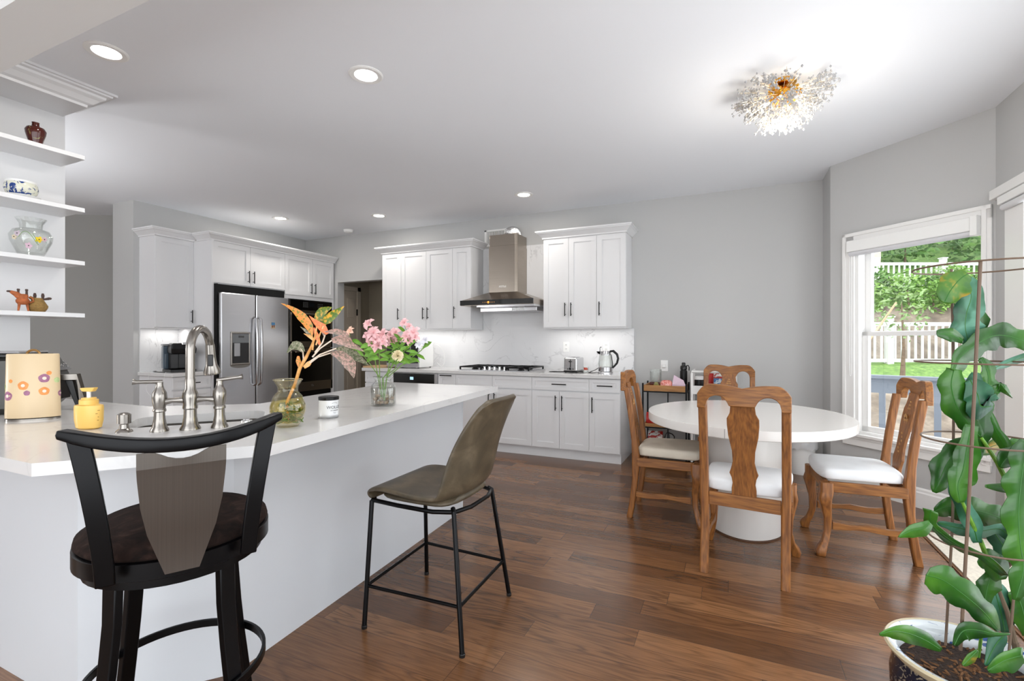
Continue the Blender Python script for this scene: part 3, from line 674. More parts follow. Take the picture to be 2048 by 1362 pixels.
b = MB(); b.tube(cord('', '', [(-.075, -.02, .008), (-.15, -.05, .004), (-.175, -.02, .004), (-.12, .03, .03), (-.075, .03, .06)], None), .004, 6); b.build('cord', M['plastic'], t, smooth=True)
for x, l in ((-1.80, 'white wall outlet on the backsplash left of the toaster'), (-1.32, 'white wall outlet on the backsplash behind the kettle')):
    t = thing('wall_outlet', l, 'outlet', (x, 5.51, 1.19)); b = MB(); b.box(-.038, .038, -.006, 0, -.06, .06); b.build('cover_plate', M['white'], t, bevel=.003)
    for z in (-.024, .024):
        b = MB(); b.box(-.018, .018, -.009, -.005, z - .017, z + .017); so_ = b.build('socket', M['white'], t, bevel=.003)
        b = MB(); b.box(-.008, -.005, -.0095, -.0088, z - .006, z + .008); b.box(.005, .008, -.0095, -.0088, z - .006, z + .008); b.build('slot', M['dark'], so_)
t = thing('wall_outlet', 'white wall outlet on the grey wall above the wooden cart', 'outlet', (-.68, 5.53, .99)); b = MB(); b.box(-.038, .038, -.006, 0, -.06, .06); b.build('cover_plate', M['white'], t, bevel=.003)
b = MB(); b.box(-.02, .02, -.03, -.005, -.02, .02); b.build('plug', M['white'], t, bevel=.006)
t = thing('microwave', 'white countertop microwave with stainless front behind the pink flowers', 'microwave', (-3.83, 5.03, .915))
b = MB(); b.box(-.25, .25, .02, .33, .012, .335); b.build('case', M['white'], t, bevel=.004)
b = MB(); b.box(-.25, .25, 0, .02, .012, .335); dr = b.build('front_panel', M['steel'], t, bevel=.003)
b = MB(); b.box(-.24, .12, -.006, 0, .065, .325); b.build('door_window', M['glassblk'], dr)
b = MB(); b.box(.135, .24, -.004, 0, .065, .325); b.build('keypad', M['glassblk'], dr)
for x in (-.22, .22):
    for y in (.04, .30): b = MB(); b.lathe([(.012, 0), (.012, .012)], (x, y, 0), 10); b.build('foot', M['plastic'], t)
b = MB(); b.tube(cord('', '', [(.25, .30, .29), (.30, .33, .30), (.37, .38, .22), (.38, .40, .08), (.33, .40, .012), (.29, .36, .06)], None), .0035, 6); b.build('cord', M['white'], t, smooth=True)
b = MB(); b.box(-4.36, -4.09, 4.90, 5.25, .9155, .938); tag(b.build('cutting_board', M['board'], bevel=.004), 'pale wooden cutting board at the doorway end of the back counter', 'cutting board')

# ------------------------------------------------------------------ left run: refrigerator and oven wall
HPI = math.pi / 2
cabinet('wall_cabinet', 'white wall cabinet above the coffee maker', 'cabinet', (-5.777, 3.205, 0), HPI, .415, .283, UB - .012, UT + .01, [('door', 0, .415, UB, UT, (.38, UB + .13, True, .15))], group='white wall cabinets')
cabinet('base_cabinet', 'white base cabinet below the coffee maker', 'cabinet', (-5.47, 3.205, 0), HPI, .415, .59, .10, .872,
        [('drawer', 0, .415, WZ0, WZ1, (.21, .80, False, .13), .035), ('drawer', 0, .415, .47, .72, None, .05), ('door', 0, .415, .11, .465, (.38, .40, True, .1))], True, group='white base cabinets')
b = MB(); b.box(-6.06, -5.43, 3.185, 3.62, .875, .915); tag(b.build('countertop', M['quartz'], bevel=.004), 'short white quartz counter under the coffee maker', 'countertop')
b = MB(); b.box(-6.06, -6.045, 3.205, 3.62, .915, 1.403); tag(b.build('backsplash', M['splash']), 'short stone backsplash behind the coffee maker', 'backsplash')
b = MB(); b.box(-6.06, -5.435, 3.62, 3.645, 0, 2.434); tag(b.build('end_panel', M['cab'], bevel=.002), 'tall white end panel between coffee counter and refrigerator', 'cabinet panel')
cabinet('wall_cabinet', 'wide double-door white cabinet over the refrigerator', 'cabinet', (-5.47, 3.645, 0), HPI, .985, .59, 1.93, UT + .01,
        [('door', 0, .475, 1.94, UT, (.44, 2.05, True, .15)), ('door', .475, .985, 1.94, UT, (.51, 2.05, True, .15))], group='white wall cabinets')
t = cabinet('tall_oven_cabinet', 'tall white cabinet framing the double wall oven', 'cabinet', (-5.47, 4.63, 0), HPI, .89, .59, 1.84, UT + .01,
        [('door', 0, .465, 1.89, UT, (.43, 2.0, True, .15)), ('door', .465, .865, 1.89, UT, (.50, 2.0, True, .15))])
b = MB(); b.box(0, .06, 0, .59, 0, 1.84); b.box(.835, .89, 0, .59, 0, 1.84); b.box(.06, .835, 0, .59, 0, .40); b.box(.06, .835, .5, .59, .4, 1.84); b.build('frame', M['cab'], t)
b = MB()
crown(b, [(-6.06, 3.205), (-5.757, 3.205), (-5.757, 3.625)], [(0, -1), (1, -1), (1, 0)])
crown(b, [(-5.69, 3.62), (-5.45, 3.62), (-5.45, 5.52)], [(0, -1), (1, -1), (1, 0)])
tag(b.build('crown_moulding', M['cab']), 'white crown moulding over the coffee, refrigerator and oven cabinets', 'moulding')

t = thing('refrigerator', 'stainless side-by-side refrigerator with an ice dispenser', 'refrigerator', (-5.34, 3.655, 0), HPI)
W = .955
b = MB(); b.box(.01, W - .01, .06, .66, .02, 1.83); b.build('cabinet_body', M['plastic'], t)
b = MB(); b.box(-.005, W, .10, .12, 1.83, 1.925); b.box(-.006, .01, .055, .12, 0, 1.925); b.build('top_gap', M['dark'], t)
b = MB(); b.box(.01, .455, 0, .055, .09, 1.825); dl = b.build('freezer_door', M['steel'], t, bevel=.012, seg=3)
b = MB(); b.box(.463, W - .01, 0, .055, .09, 1.825); dr = b.build('fridge_door', M['steel'], t, bevel=.012, seg=3)
b = MB(); b.box(.02, W - .02, .02, .06, .01, .085); b.build('kick_grille', M['plastic'], t)
for x, p in ((.43, dl), (.49, dr)):
    b = MB(); b.tube([(x, 0, 1.55), (x, -.045, 1.53), (x, -.058, 1.35), (x, -.062, 1.14), (x, -.058, .92), (x, -.045, .74), (x, 0, .72)], [.012, .014, .015, .015, .015, .014, .012], 10); b.build('handle', M['steel'], p, smooth=True)
b = MB()
for x0, x1, z0, z1 in ((.125, .145, .99, 1.36), (.355, .375, .99, 1.36), (.125, .375, 1.345, 1.37), (.125, .375, .975, 1.0)): b.box(x0, x1, -.012, .0, z0, z1)
dp = b.build('dispenser_frame', M['nickel'], dl, bevel=.006)
b = MB(); b.box(.145, .355, -.008, .002, 1.24, 1.345); b.build('dispenser_panel', mat('dispenser_grey', '7E8184', .4, .3), dl)
b = MB(); b.box(.22, .29, -.010, -.008, 1.30, 1.325); b.build('dispenser_display', M['glassblk'], dl)
b = MB(); b.box(.145, .355, -.003, .0, 1.0, 1.24); b.build('dispenser_niche', mat('niche_dark', '3A3A3B', .35, .5), dl)
b = MB(); b.box(.165, .24, -.012, -.003, 1.08, 1.235); b.build('dispenser_paddle', mat('paddle_grey', 'A9AAAD', .4), dl, bevel=.005)
b = MB(); b.prism([(.125 + .25 * (.5 - .5 * math.cos(a)), .975 - .035 * math.sin(a)) for a in [k * math.pi / 12 for k in range(13)]], -.006, .0, 'y'); b.build('dispenser_lip', M['nickel'], dl)
t2 = thing('fridge_magnet', 'small blue picture magnet on the refrigerator door', 'magnet', (-5.34, 4.355, 1.46), HPI)
b = MB(); b.box(-.03, .03, -.003, 0, -.042, .042); mg = b.build('card', mat('magnet_tan', 'C9B89A', .4), t2); b = MB(); b.box(-.027, .027, -.004, -.003, .0, .038); b.build('blue_sky_print', mat('magnet_blue', '4F86B5', .4), mg)
b = MB(); b.ball((-.012, -.004, -.015), (.01, .001, .018)); b.ball((.012, -.004, -.012), (.009, .001, .02)); b.build('figure_print', mat('magnet_brown', '7C4A34', .5), mg)

t = thing('double_oven', 'black and stainless double wall oven beside the refrigerator', 'oven', (-5.47, 4.705, 0), HPI)
b = MB(); b.box(.0, .745, 0, .48, .41, 1.83); b.build('oven_body', M['plastic'], t)
b = MB(); b.box(-.002, .752, -.03, 0, 1.695, 1.832); cp = b.build('control_panel', M['glassblk'], t, bevel=.003)
b = MB(); b.box(.33, .42, -.0315, -.03, 1.74, 1.80); b.build('display', mat('oven_display', '101316', .1, emit=0), cp)
b = MB()
for i in range(4):
    for j in range(4): b.box(.22 + i * .024, .228 + i * .024, -.0312, -.03, 1.735 + j * .02, 1.741 + j * .02)
    for j in range(3): b.box(.48 + i * .026, .488 + i * .026, -.0312, -.03, 1.735 + j * .024, 1.741 + j * .024)
b.box(.355, .385, -.0312, -.03, 1.775, 1.79); b.build('keypad_print', mat('print_grey', '8C8F92', .5), cp)
for z0, z1, zh in ((1.165, 1.688, 1.635), (.56, 1.158, 1.115)):
    b = MB(); b.box(-.002, .752, -.035, 0, z0, z1); od = b.build('oven_door', M['glassblk'], t, bevel=.003)
    b = MB(); b.box(-.002, .752, -.038, -.035, z1 - .035, z1); b.box(-.002, .752, -.038, -.035, z0, z0 + (.09 if z0 > 1 else .13)); b.box(-.002, .022, -.038, -.035, z0, z1); b.box(.728, .752, -.038, -.035, z0, z1)
    b.build('door_trim', M['steelc'], od)
    b = MB(); b.tube([(.05, -.08, zh), (.70, -.08, zh)], .013, 12)
    for x in (.07, .68): b.tube([(x, -.03, zh), (x, -.08, zh)], .009, 8)
    b.build('handle', M['steelc'], od, smooth=True)
b = MB(); b.ring((0, 0, 0), .015, .003, 20, 6); b.xf(Matrix.Translation((.375, -.039, .63)) @ Matrix.Rotation(R_(90), 4, 'X')); b.build('badge', M['nickel'], t)
b = MB(); b.box(0, .745, -.01, .0, .41, .55); b.build('lower_vent', M['plastic'], t)

t = thing('coffee_maker', 'black pod coffee maker with a blue water tank on the short counter', 'coffee maker', (-5.72, 3.415, .915), HPI - .25)
b = MB(); b.box(-.11, .14, -.15, .14, 0, .03); b.build('drip_base', M['plastic'], t, bevel=.008)
b = MB(); b.box(-.028, .14, -.0, .14, .03, .31); b.box(-.09, .0, -.05, .015, .03, .21); b.build('column', M['plastic'], t, bevel=.012)
b = MB(); b.loft([rect(-.10, .14, -.15, .01, .20), rect(-.105, .145, -.16, .015, .26), rect(-.09, .13, -.13, .01, .325)]); hd_ = b.build('brew_head', M['plastic'], t, bevel=.02, seg=3)
b = MB(); b.loft([rect(-.0, .11, -.158, -.09, .305), rect(.005, .105, -.13, -.08, .33)]); b.build('lid_handle', M['chrome'], hd_, bevel=.005)
b = MB(); b.prism([(-.13, .022), (-.035, .022), (-.035, .135), (-.12, .135)], .032, .29); b.build('water_tank', M['blue'], t, bevel=.012)
b = MB(); b.prism([(-.134, .018), (-.033, .018), (-.033, .138), (-.124, .138)], .29, .315); b.build('tank_lid', mat('tank_lid_grey', '8C8D8F', .3), t, bevel=.008)
b = MB(); b.box(.05, .10, -.155, -.15, .01, .02); b.build('button_light', M['nickel'], t)
P_ = cord('', '', [(-5.95, 3.32, .92), (-5.9, 3.26, .921), (-5.75, 3.23, .92), (-5.62, 3.22, .921)], None); b = MB(); b.tube(P_, .004, 6); tag(b.build('power_cord', M['plastic'], smooth=True), 'black power cord lying beside the coffee maker', 'cord')
P_ = cord('', '', [(-5.62, 3.24, .9178), (-5.55, 3.183, .9178), (-5.54, 3.168, .86), (-5.60, 3.16, .72), (-5.72, 3.165, .65), (-5.86, 3.17, .72), (-5.84, 3.175, .85), (-5.80, 3.178, .915)], None); b = MB(); b.tube(P_, .0018, 6); tag(b.build('charging_cable', M['white'], smooth=True), 'thin white cable looping off the coffee counter', 'cable')

# ------------------------------------------------------------------ peninsula
CT = .915
top = [(-1.825, .689), (-1.422, 1.15), (-1.632, 3.322), (-2.586, 3.291), (-2.40, 1.87), (-2.83, 1.55), (-4.6, 1.55), (-4.6, .689)]
bs = [(-2.03, .885), (-1.725, 1.235), (-1.832, 3.13), (-2.53, 3.11), (-2.36, 1.85), (-2.80, 1.515), (-4.6, 1.515), (-4.6, .885)]
U = Vector((.64, .77, 0)).normalized(); V = Vector((-.77, .64, 0)).normalized(); SC = Vector((-2.185, 1.405, 0))
def sk(a, c, z): p = SC + U * a + V * c; return (p.x, p.y, z)
def rrect(hu, hv, r, n=5):
    o = []
    for cx, cy, a0 in ((hu - r, hv - r, 0), (-hu + r, hv - r, 90), (-hu + r, -hv + r, 180), (hu - r, -hv + r, 270)):
        for k in range(n + 1): a = R_(a0 + 90 * k / n); o.append((cx + r * math.cos(a), cy + r * math.sin(a)))
    return o
hole = [sk(a, c, 0)[:2] for a, c in rrect(.255, .165, .07)]
def plate_with_hole(outer, inner, z0, z1, name, m):
    bm = bmesh.new(); eds = []
    for loop in (outer, inner):
        vs = [bm.verts.new((x, y, z1)) for x, y in loop]
        for i in range(len(vs)): eds.append(bm.edges.new((vs[i], vs[(i + 1) % len(vs)])))
    r = bmesh.ops.triangle_fill(bm, use_beauty=True, use_dissolve=False, edges=eds)
    fs = [g for g in r['geom'] if isinstance(g, bmesh.types.BMFace)]
    ex = bmesh.ops.extrude_face_region(bm, geom=fs)
    for g in ex['geom']:
        if isinstance(g, bmesh.types.BMVert): g.co.z = z0
    bmesh.ops.recalc_face_normals(bm, faces=bm.faces)
    me = bpy.data.meshes.new(name); bm.to_mesh(me); bm.free(); me.materials.append(m)
    o = bpy.data.objects.new(name, me); COL.objects.link(o); return o
tag(plate_with_hole(top, hole, .877, CT, 'countertop', M['quartz']), 'white veined quartz top of the peninsula with the sink cut into it', 'countertop')
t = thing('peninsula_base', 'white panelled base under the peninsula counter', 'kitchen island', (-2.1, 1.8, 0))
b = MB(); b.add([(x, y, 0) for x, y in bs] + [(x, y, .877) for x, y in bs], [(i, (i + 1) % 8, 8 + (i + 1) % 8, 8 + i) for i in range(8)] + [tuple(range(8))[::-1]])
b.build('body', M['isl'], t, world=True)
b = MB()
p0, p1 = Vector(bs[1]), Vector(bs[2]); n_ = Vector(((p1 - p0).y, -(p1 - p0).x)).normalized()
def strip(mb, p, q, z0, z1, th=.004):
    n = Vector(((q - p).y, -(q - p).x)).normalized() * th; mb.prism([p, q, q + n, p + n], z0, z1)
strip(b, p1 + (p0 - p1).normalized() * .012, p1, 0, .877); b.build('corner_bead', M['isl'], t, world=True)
# sink and fittings
t = thing('sink', 'stainless undermount corner sink in the peninsula counter', 'sink', (SC.x, SC.y, .875))
b = MB(); oq = rrect(.262, .172, .075); iq = rrect(.25, .16, .07); bq = rrect(.22, .13, .06)
b.loft([[sk(a, c, .876) for a, c in oq], [sk(a, c, .876) for a, c in iq], [sk(a, c, .72) for a, c in rrect(.245, .155, .07)], [sk(a, c, .69) for a, c in bq]], cap=False)
b.f.append(tuple(len(b.v) - len(bq) + i for i in range(len(bq)))); b.mi.append(0)
b.build('basin', M['nickel'], t, world=True, smooth=30)
b = MB(); b.lathe([(.045, .003), (.04, .006), (.03, .002), (0, .002)], (SC.x, SC.y, .69), 24); b.build('drain', M['chrome'], t, world=True, smooth=True)
FC = Vector((-1.955, 1.215, CT)); t = thing('bridge_faucet', 'brushed nickel bridge faucet with two lever handles and pull-down spout', 'faucet', FC, math.atan2(.155, .129))
prof = [(.031, 0), (.031, .006), (.024, .02), (.019, .05), (.018, .075), (.022, .078), (.022, .084), (.019, .09)]
for x in (-.10, .10):
    b = MB(); b.lathe(prof + [(.023, .11), (.025, .13), (.023, .15), (.015, .165), (.012, .178), (.012, .19), (0, .192)], (x, 0, 0), 24); bd = b.build('valve_body', M['nickel'], t, smooth=35)
    s = 1 if x > 0 else -1; b = MB(); b.tube([(x - s * .01, 0, .192), (x + s * .068, -.01, .198 + .004 * s), (x + s * .082, -.012, .20 + .004 * s)], [.008, .0075, .012], 10); b.build('lever', M['nickel'], bd, smooth=True)
    b = MB(); b.tube([(x, 0, .112), (x * .6, 0, .118), (x * .45, 0, .118), (x * .2, 0, .118)], [.016, .010, .010, .014], 12); b.build('bridge_arm', M['nickel'], t, smooth=True)
b = MB(); b.lathe([(.036, 0), (.036, .006), (.028, .02), (.023, .05), (.022, .08), (.026, .084), (.026, .09), (.024, .10), (.028, .125), (.026, .145), (.019, .16), (.018, .20)], (0, 0, 0), 24); b.build('column', M['nickel'], t, smooth=35)
b = MB(); sx_, sy_ = math.sin(R_(17)), math.cos(R_(17)); pts = [(0, 0, .19), (0, 0, .285)]
for k in range(15): a = math.pi * .93 * k / 14; q = .085 - .085 * math.cos(a); pts.append((sx_ * q, sy_ * q, .315 + .085 * math.sin(a)))
b.tube(pts, .0165, 16); b.build('spout', M['nickel'], t, smooth=True)
e = Vector(pts[-1]); b = MB(); b.tube([e, e + Vector((.002, .006, -.05)), e + Vector((.004, .012, -.085)), e + Vector((.006, .019, -.115)), e + Vector((.007, .021, -.124))], [.018, .019, .022, .033, .033], 20); hd = b.build('spray_head', M['nickel'], t, smooth=35)
b = MB(); b.box(e.x - .007, e.x + .013, e.y - .016, e.y - .002, e.z - .092, e.z - .042); b.build('spray_button', M['plastic'], hd, bevel=.003)
t = thing('soap_pump', 'short brushed nickel soap dispenser button left of the faucet', 'soap dispenser', (-2.129, 1.074, CT))
b = MB(); b.lathe([(.028, 0), (.026, .006), (.016, .014), (.014, .03), (.022, .034), (.022, .068), (.012, .074), (0, .076)], n=24); b.build('pump_head', M['nickel'], t, smooth=35); b = MB(); b.tube([(0, 0, .06), (-.012, .02, .062)], .008, 10); b.build('nozzle', M['nickel'], t, smooth=True)
t = thing('air_switch', 'flat chrome button set in the counter right of the faucet', 'switch', (-1.93, 1.44, CT))
b = MB(); b.lathe([(.022, 0), (.022, .004), (.014, .006), (.012, .010), (0, .010)], n=24); b.build('button', M['chrome'], t, smooth=35)
# yellow soap bottle
t = thing('soap_bottle', 'yellow pump bottle of hand soap on the peninsula counter', 'soap bottle', (-2.342, 1.058, CT), .3)
b = MB(); b.lathe([(.038, 0), (.05, .006), (.056, .035), (.057, .085), (.055, .094), (.028, .10), (.024, .10)], n=32, sy=.62); b.build('bottle', M['yellow'], t, smooth=40)
b = MB(); b.lathe([(.031, .097), (.031, .116), (.024, .118), (.024, .124), (0, .124)], n=24); b.build('collar', M['yellow'], t, smooth=35)
b = MB(); b.tube([(0, 0, .12), (0, 0, .15)], .007, 10); b.build('stem', M['white'], t, smooth=True)
b = MB(); b.loft([[(-.022, -.011, .148), (.022, -.011, .148), (.022, .011, .148), (-.022, .011, .148)], [(-.034, -.011, .162), (.034, -.011, .165), (.034, .011, .165), (-.034, .011, .162)]]); b.build('pump_top', M['yellow'], t, bevel=.004)
b = MB(); rn = random.Random(5)
for k in range(20):
    side = -1 if k % 3 else 1; a = R_(-150 if side < 0 else -20) + rn.uniform(-.14, .14); z = (.035, .048, .061, .074)[k % 4]
    p = Vector((.0572 * math.cos(a), .0572 * .62 * math.sin(a), z)); q = Vector((-math.sin(a), .62 * math.cos(a), 0)).normalized(); b.add([p - q * .0018, p + q * .0018, p + q * .0018 + Vector((0, 0, .0025)), p - q * .0018 + Vector((0, 0, .0025))], [(0, 1, 2, 3)])
b.build('label_print', mat('brown_print', 'A0702E', .5), t)
# cream canister with painted flowers
t = thing('paper_towel_canister', 'cream oval canister painted with orange and purple flowers', 'canister', (-2.837, 1.077, CT), .84)
b = MB(); b.lathe([(.094, .0), (.094, .008), (0, .008)], n=40, sy=.5); b.build('steel_foot', M['nickel'], t, smooth=30)
b = MB(); b.lathe([(.095, .012), (.095, .02), (.090, .29), (.087, .293), (0, .293)], n=48, sy=.5); body = b.build('body', M['cream'], t, smooth=35)
b = MB(); b.tube([(.022 * math.cos(a), 0, .29 + .02 * math.sin(a)) for a in [k * math.pi / 10 for k in range(11)]], .005, 8); b.build('lid_ring', mat('brass_loop', 'A07C4C', .3, .8), t, smooth=True)
fl = {'flower_purple': ('9C6482', [(-.075, .08, .02), (.052, .155, .019), (.094, .085, .014), (-.004, .092, .011)]), 'flower_orange': ('E8924A', [(-.017, .125, .019), (.052, .098, .018), (.066, .178, .009), (-.062, .145, .008)]), 'flower_green': ('B9C98E', [(-.092, .12, .014), (.088, .145, .012)])}
for nm, (hc, ls) in fl.items():
    m_ = mat(nm, hc, .4, var=.15, scale=80); mw = mat(nm + '_centre', 'EBD8C8', .4)
    for x, z, r in ls:
        z += .03; R0 = .095 - .005 * (z - .02) / .27 + .0006; b = MB(); ang = math.acos(max(-1, min(1, x / R0)))
        def pos(da, dz, k=1.0): a = -ang + da; rr = (.095 - .005 * (z + dz - .02) / .27) + .0008 * k; return (rr * math.cos(a), .5 * rr * math.sin(a), z + dz)
        ds = math.hypot(R0 * math.sin(ang), .5 * R0 * math.cos(ang)); b.cur = 0
        ring = [pos(r * (1 + .04 * math.sin(5 * q)) * math.cos(q) / ds, r * (1 + .04 * math.sin(5 * q)) * math.sin(q)) for q in [k * math.pi / 9 for k in range(18)]]
        b.add([pos(0, 0)] + ring, [(0, 1 + i, 1 + (i + 1) % 18) for i in range(18)]); b.cur = 1
        if r > .012:
            ring = [pos(r * .38 * math.cos(q) / ds, r * .38 * math.sin(q), 2) for q in [k * math.pi / 5 for k in range(10)]]; b.add([pos(0, 0, 2)] + ring, [(0, 1 + i, 1 + (i + 1) % 10) for i in range(10)])
        b.build('painted_flower', [m_, mw], body)
# air fryer
t = thing('air_fryer', 'large black and silver air fryer behind the cream canister', 'air fryer', (-3.303, 1.102, CT), R_(46))
b = MB()
def secf(x, hw, z0, z1, c=.03): return [(x, -hw + c, z0), (x, hw - c, z0), (x, hw, z0 + c), (x, hw, z1 - c), (x, hw - c, z1), (x, -hw + c, z1), (x, -hw, z1 - c), (x, -hw, z0 + c)]
b.loft([secf(-.36, .13, .02, .275), secf(.05, .15, .0, .285), secf(.17, .15, .0, .285), secf(.215, .145, .02, .265), secf(.25, .14, .055, .19), secf(.255, .13, .07, .17)]); b.build('body', mat('fryer_graphite', '4B4A47', .35, .5), t, smooth=35)
b = MB(); b.box(-.36, .16, -.14, .14, .285, .30); b.build('silver_lid', M['steel'], t, bevel=.01)
b = MB(); b.box(-.35, .175, -.152, .152, .272, .286); b.build('vent_band', M['plastic'], t, bevel=.004)
b = MB(); b.loft([[(.17, -.138, .275), (.17, .138, .275), (.245, .132, .195), (.245, -.132, .195)], [(.182, -.138, .284), (.182, .138, .284), (.257, .132, .20), (.257, -.132, .20)]]); cp = b.build('control_panel', M['glassblk'], t)
b = MB(); rn = random.Random(2)
for k in range(30):
    u = rn.uniform(.12, .88); yy = rn.uniform(-.13, .13); x = .1835 + .072 * u; z = .2845 - .080 * u; b.add([(x + .0006, yy - .003, z + .0006), (x + .0006, yy + .003, z + .0006), (x + .003, yy + .003, z - .002), (x + .003, yy - .003, z - .002)], [(0, 1, 2, 3)])
b.build('keypad_print', M['white'], cp)
b = MB(); b.box(.248, .258, -.12, .12, .05, .175); bk = b.build('basket_front', M['plastic'], t, bevel=.004)
b = MB(); b.loft([[(.255, -.022, .15), (.255, .022, .15), (.255, .022, .18), (.255, -.022, .18)], [(.335, -.022, .15), (.335, .022, .15), (.335, .022, .182), (.335, -.022, .182)], [(.345, -.02, .02), (.345, .02, .02), (.37, .02, .03), (.37, -.02, .03)]]); b.build('basket_handle', M['nickel'], bk, bevel=.004)
b = MB(); b.loft([[(.285, -.02, .15), (.285, .02, .15), (.318, .02, .15), (.318, -.02, .15)], [(.328, -.016, .015), (.328, .016, .015), (.345, .016, .015), (.345, -.016, .015)]]); b.build('handle_grip', M['plastic'], bk, bevel=.004)

# glass vase with the aglaonema cutting
vz = Vector((-1.655, 1.42, CT)); t = thing('glass_vase', 'clear yellow-tinted glass vase with rooted cutting and greenish water', 'vase', vz)
vp = [(.040, .002), (.052, .02), (.068, .06), (.069, .085), (.055, .125), (.038, .145), (.040, .165), (.056, .192)]
b = MB(); b.lathe(vp + [(.054, .192), (.037, .165), (.035, .145), (.052, .124), (.066, .085), (.065, .06), (.049, .022), (0, .010)], n=40, cap=False); b.lathe([(0, .0005), (.040, .002)], n=40, cap=False); b.build('glass', M['tglassy'], t, smooth=60)
b = MB(); b.lathe([(0, .012), (.048, .024), (.064, .06), (.065, .085), (.055, .115), (0, .115)], n=32, cap=False); b.build('water', M['twater'], t, smooth=40)
b = MB(); b.ring((0, 0, .192), .055, .0022, 40, 6); b.build('rim', M['glassy'], t, smooth=True)
t = thing('aglaonema_cutting', 'orange and pink leaved plant cutting rooted in the yellow glass vase', 'plant', vz)
TV = 1.975
def av(px, py, t_=TV): return at(px, py, t_)
rn = random.Random(11)
b = MB()
for k in range(26):
    a = rn.uniform(0, 6.28); pts = []; z = rn.uniform(.03, .10); r = .01
    for q in range(7):
        rmax = .050 if z < .025 else (.058 if z < .10 else .045)
        pts.append(vz + Vector((r * math.cos(a), r * math.sin(a), z))); r = min(rmax, r + rn.uniform(.006, .014)); a += rn.uniform(.2, .6) * (1 if k % 2 else -1); z = max(.016, min(.112, z + rn.uniform(-.018, .010)))
    b.tube(pts, .0021, 5)
b.build('root', mat('root_green', '53701F', .5), t, world=True, smooth=True)
b = MB(); b.tube([vz + Vector((.0, 0, .02)), vz + Vector((-.005, 0, .10)), av(590, 768), av(600, 735), av(612, 715), av(622, 695), av(630, 675), av(634, 650)], [.005, .006, .006, .0075, .0065, .005, .0045, .003], 10); b.build('stalk', M['agstem'], t, world=True, smooth=True)
def stalk(pts, m='agwhite', r=.003):
    b = MB(); b.tube([av(*p) for p in pts], [r * 1.2] + [r] * (len(pts) - 1), 6); b.build('petiole', M[m], t, world=True, smooth=True)
def lf(pts, ws, m, roll=0, name='leaf', fold=.2):
    P_ = [av(*p) for p in pts]; n = len(P_); b = MB()
    # resample
    PP = []; WW = []
    for i in range((n - 1) * 3 + 1):
        u = i / 3; k = min(int(u), n - 2); f = u - k; a, b_, c, d_ = P_[max(k - 1, 0)], P_[k], P_[k + 1], P_[min(k + 2, n - 1)]
        PP.append(.5 * ((2 * b_) + (c - a) * f + (2 * a - 5 * b_ + 4 * c - d_) * f * f + (3 * b_ - a - 3 * c + d_) * f ** 3)); WW.append((ws[k] * (1 - f) + ws[k + 1] * f))
    d = (PP[-1] - PP[0]).normalized(); sd = d.cross(-FW); sd = sd * math.cos(roll) + FW * math.sin(roll)
    b.leaf(PP, WW, sd, fold); return b.build(name, M[m], t, world=True, smooth=60)
k_ = TV / FPX
stalk([(625, 700), (627, 685), (624, 672)], 'agstem'); lf([(625, 674), (618, 652), (603, 633), (584, 617), (561, 606)], [0, 8 * k_, 9 * k_, 4 * k_, 0], 'agorange', .3)
stalk([(632, 690), (640, 668), (647, 652)], 'agstem'); lf([(647, 651, TV + .02), (654, 640, TV + .02), (668, 628, TV + .02), (689, 612, TV + .02)], [0, 9 * k_, 8 * k_, 0], 'aggreen', .3)
lf([(645, 652, TV + .05), (638, 636, TV + .05), (646, 622, TV + .05), (665, 614, TV + .05)], [0, 9 * k_, 9 * k_, 0], 'aggreen', .2)
lf([(655, 668), (645, 655), (632, 645), (618, 631)], [3 * k_, 8 * k_, 5 * k_, 0], 'agcoral', .2); lf([(640, 690), (634, 672), (628, 655)], [2 * k_, 5 * k_, 1 * k_], 'agcoral')
stalk([(630, 705), (645, 685), (650, 670)], 'agwhite'); lf([(645, 668), (657, 664), (672, 663), (690, 669), (706, 685)], [4 * k_, 3 * k_, 6 * k_, 7 * k_, 0], 'agpink', .2)
stalk([(625, 714), (640, 697), (663, 681)]); lf([(664, 681), (680, 680), (700, 688), (729, 703)], [4 * k_, 10 * k_, 8 * k_, 0], 'agpink', .25)
stalk([(622, 722), (640, 709), (672, 697)]); lf([(672, 698, TV + .05), (690, 700, TV + .05), (712, 712, TV + .05), (738, 731, TV + .05)], [2 * k_, 9 * k_, 10 * k_, 0], 'aggrey', .2)
stalk([(620, 726), (636, 714), (661, 706)]); lf([(661, 706, TV - .04), (682, 711, TV - .04), (702, 730, TV - .04), (708, 757, TV - .04)], [2 * k_, 11 * k_, 14 * k_, 0], 'agpink', .25)
stalk([(602, 735), (607, 718), (606, 705), (602, 699)]); lf([(607, 704), (598, 694), (588, 692), (574, 706)], [3 * k_, 9 * k_, 10 * k_, 2 * k_], 'aggrey', .5)
lf([(600, 735), (597, 722), (597, 712)], [3 * k_, 5 * k_, 2 * k_], 'agorange'); lf([(608, 735), (617, 728), (623, 722)], [3 * k_, 5 * k_, 2 * k_], 'agstem')
lf([(628, 680), (618, 672), (607, 667)], [3 * k_, 3 * k_, 0], 'agstem'); lf([(624, 676, TV + .03), (612, 662, TV + .03), (600, 653, TV + .03)], [2 * k_, 3 * k_, 0], 'aggrey')
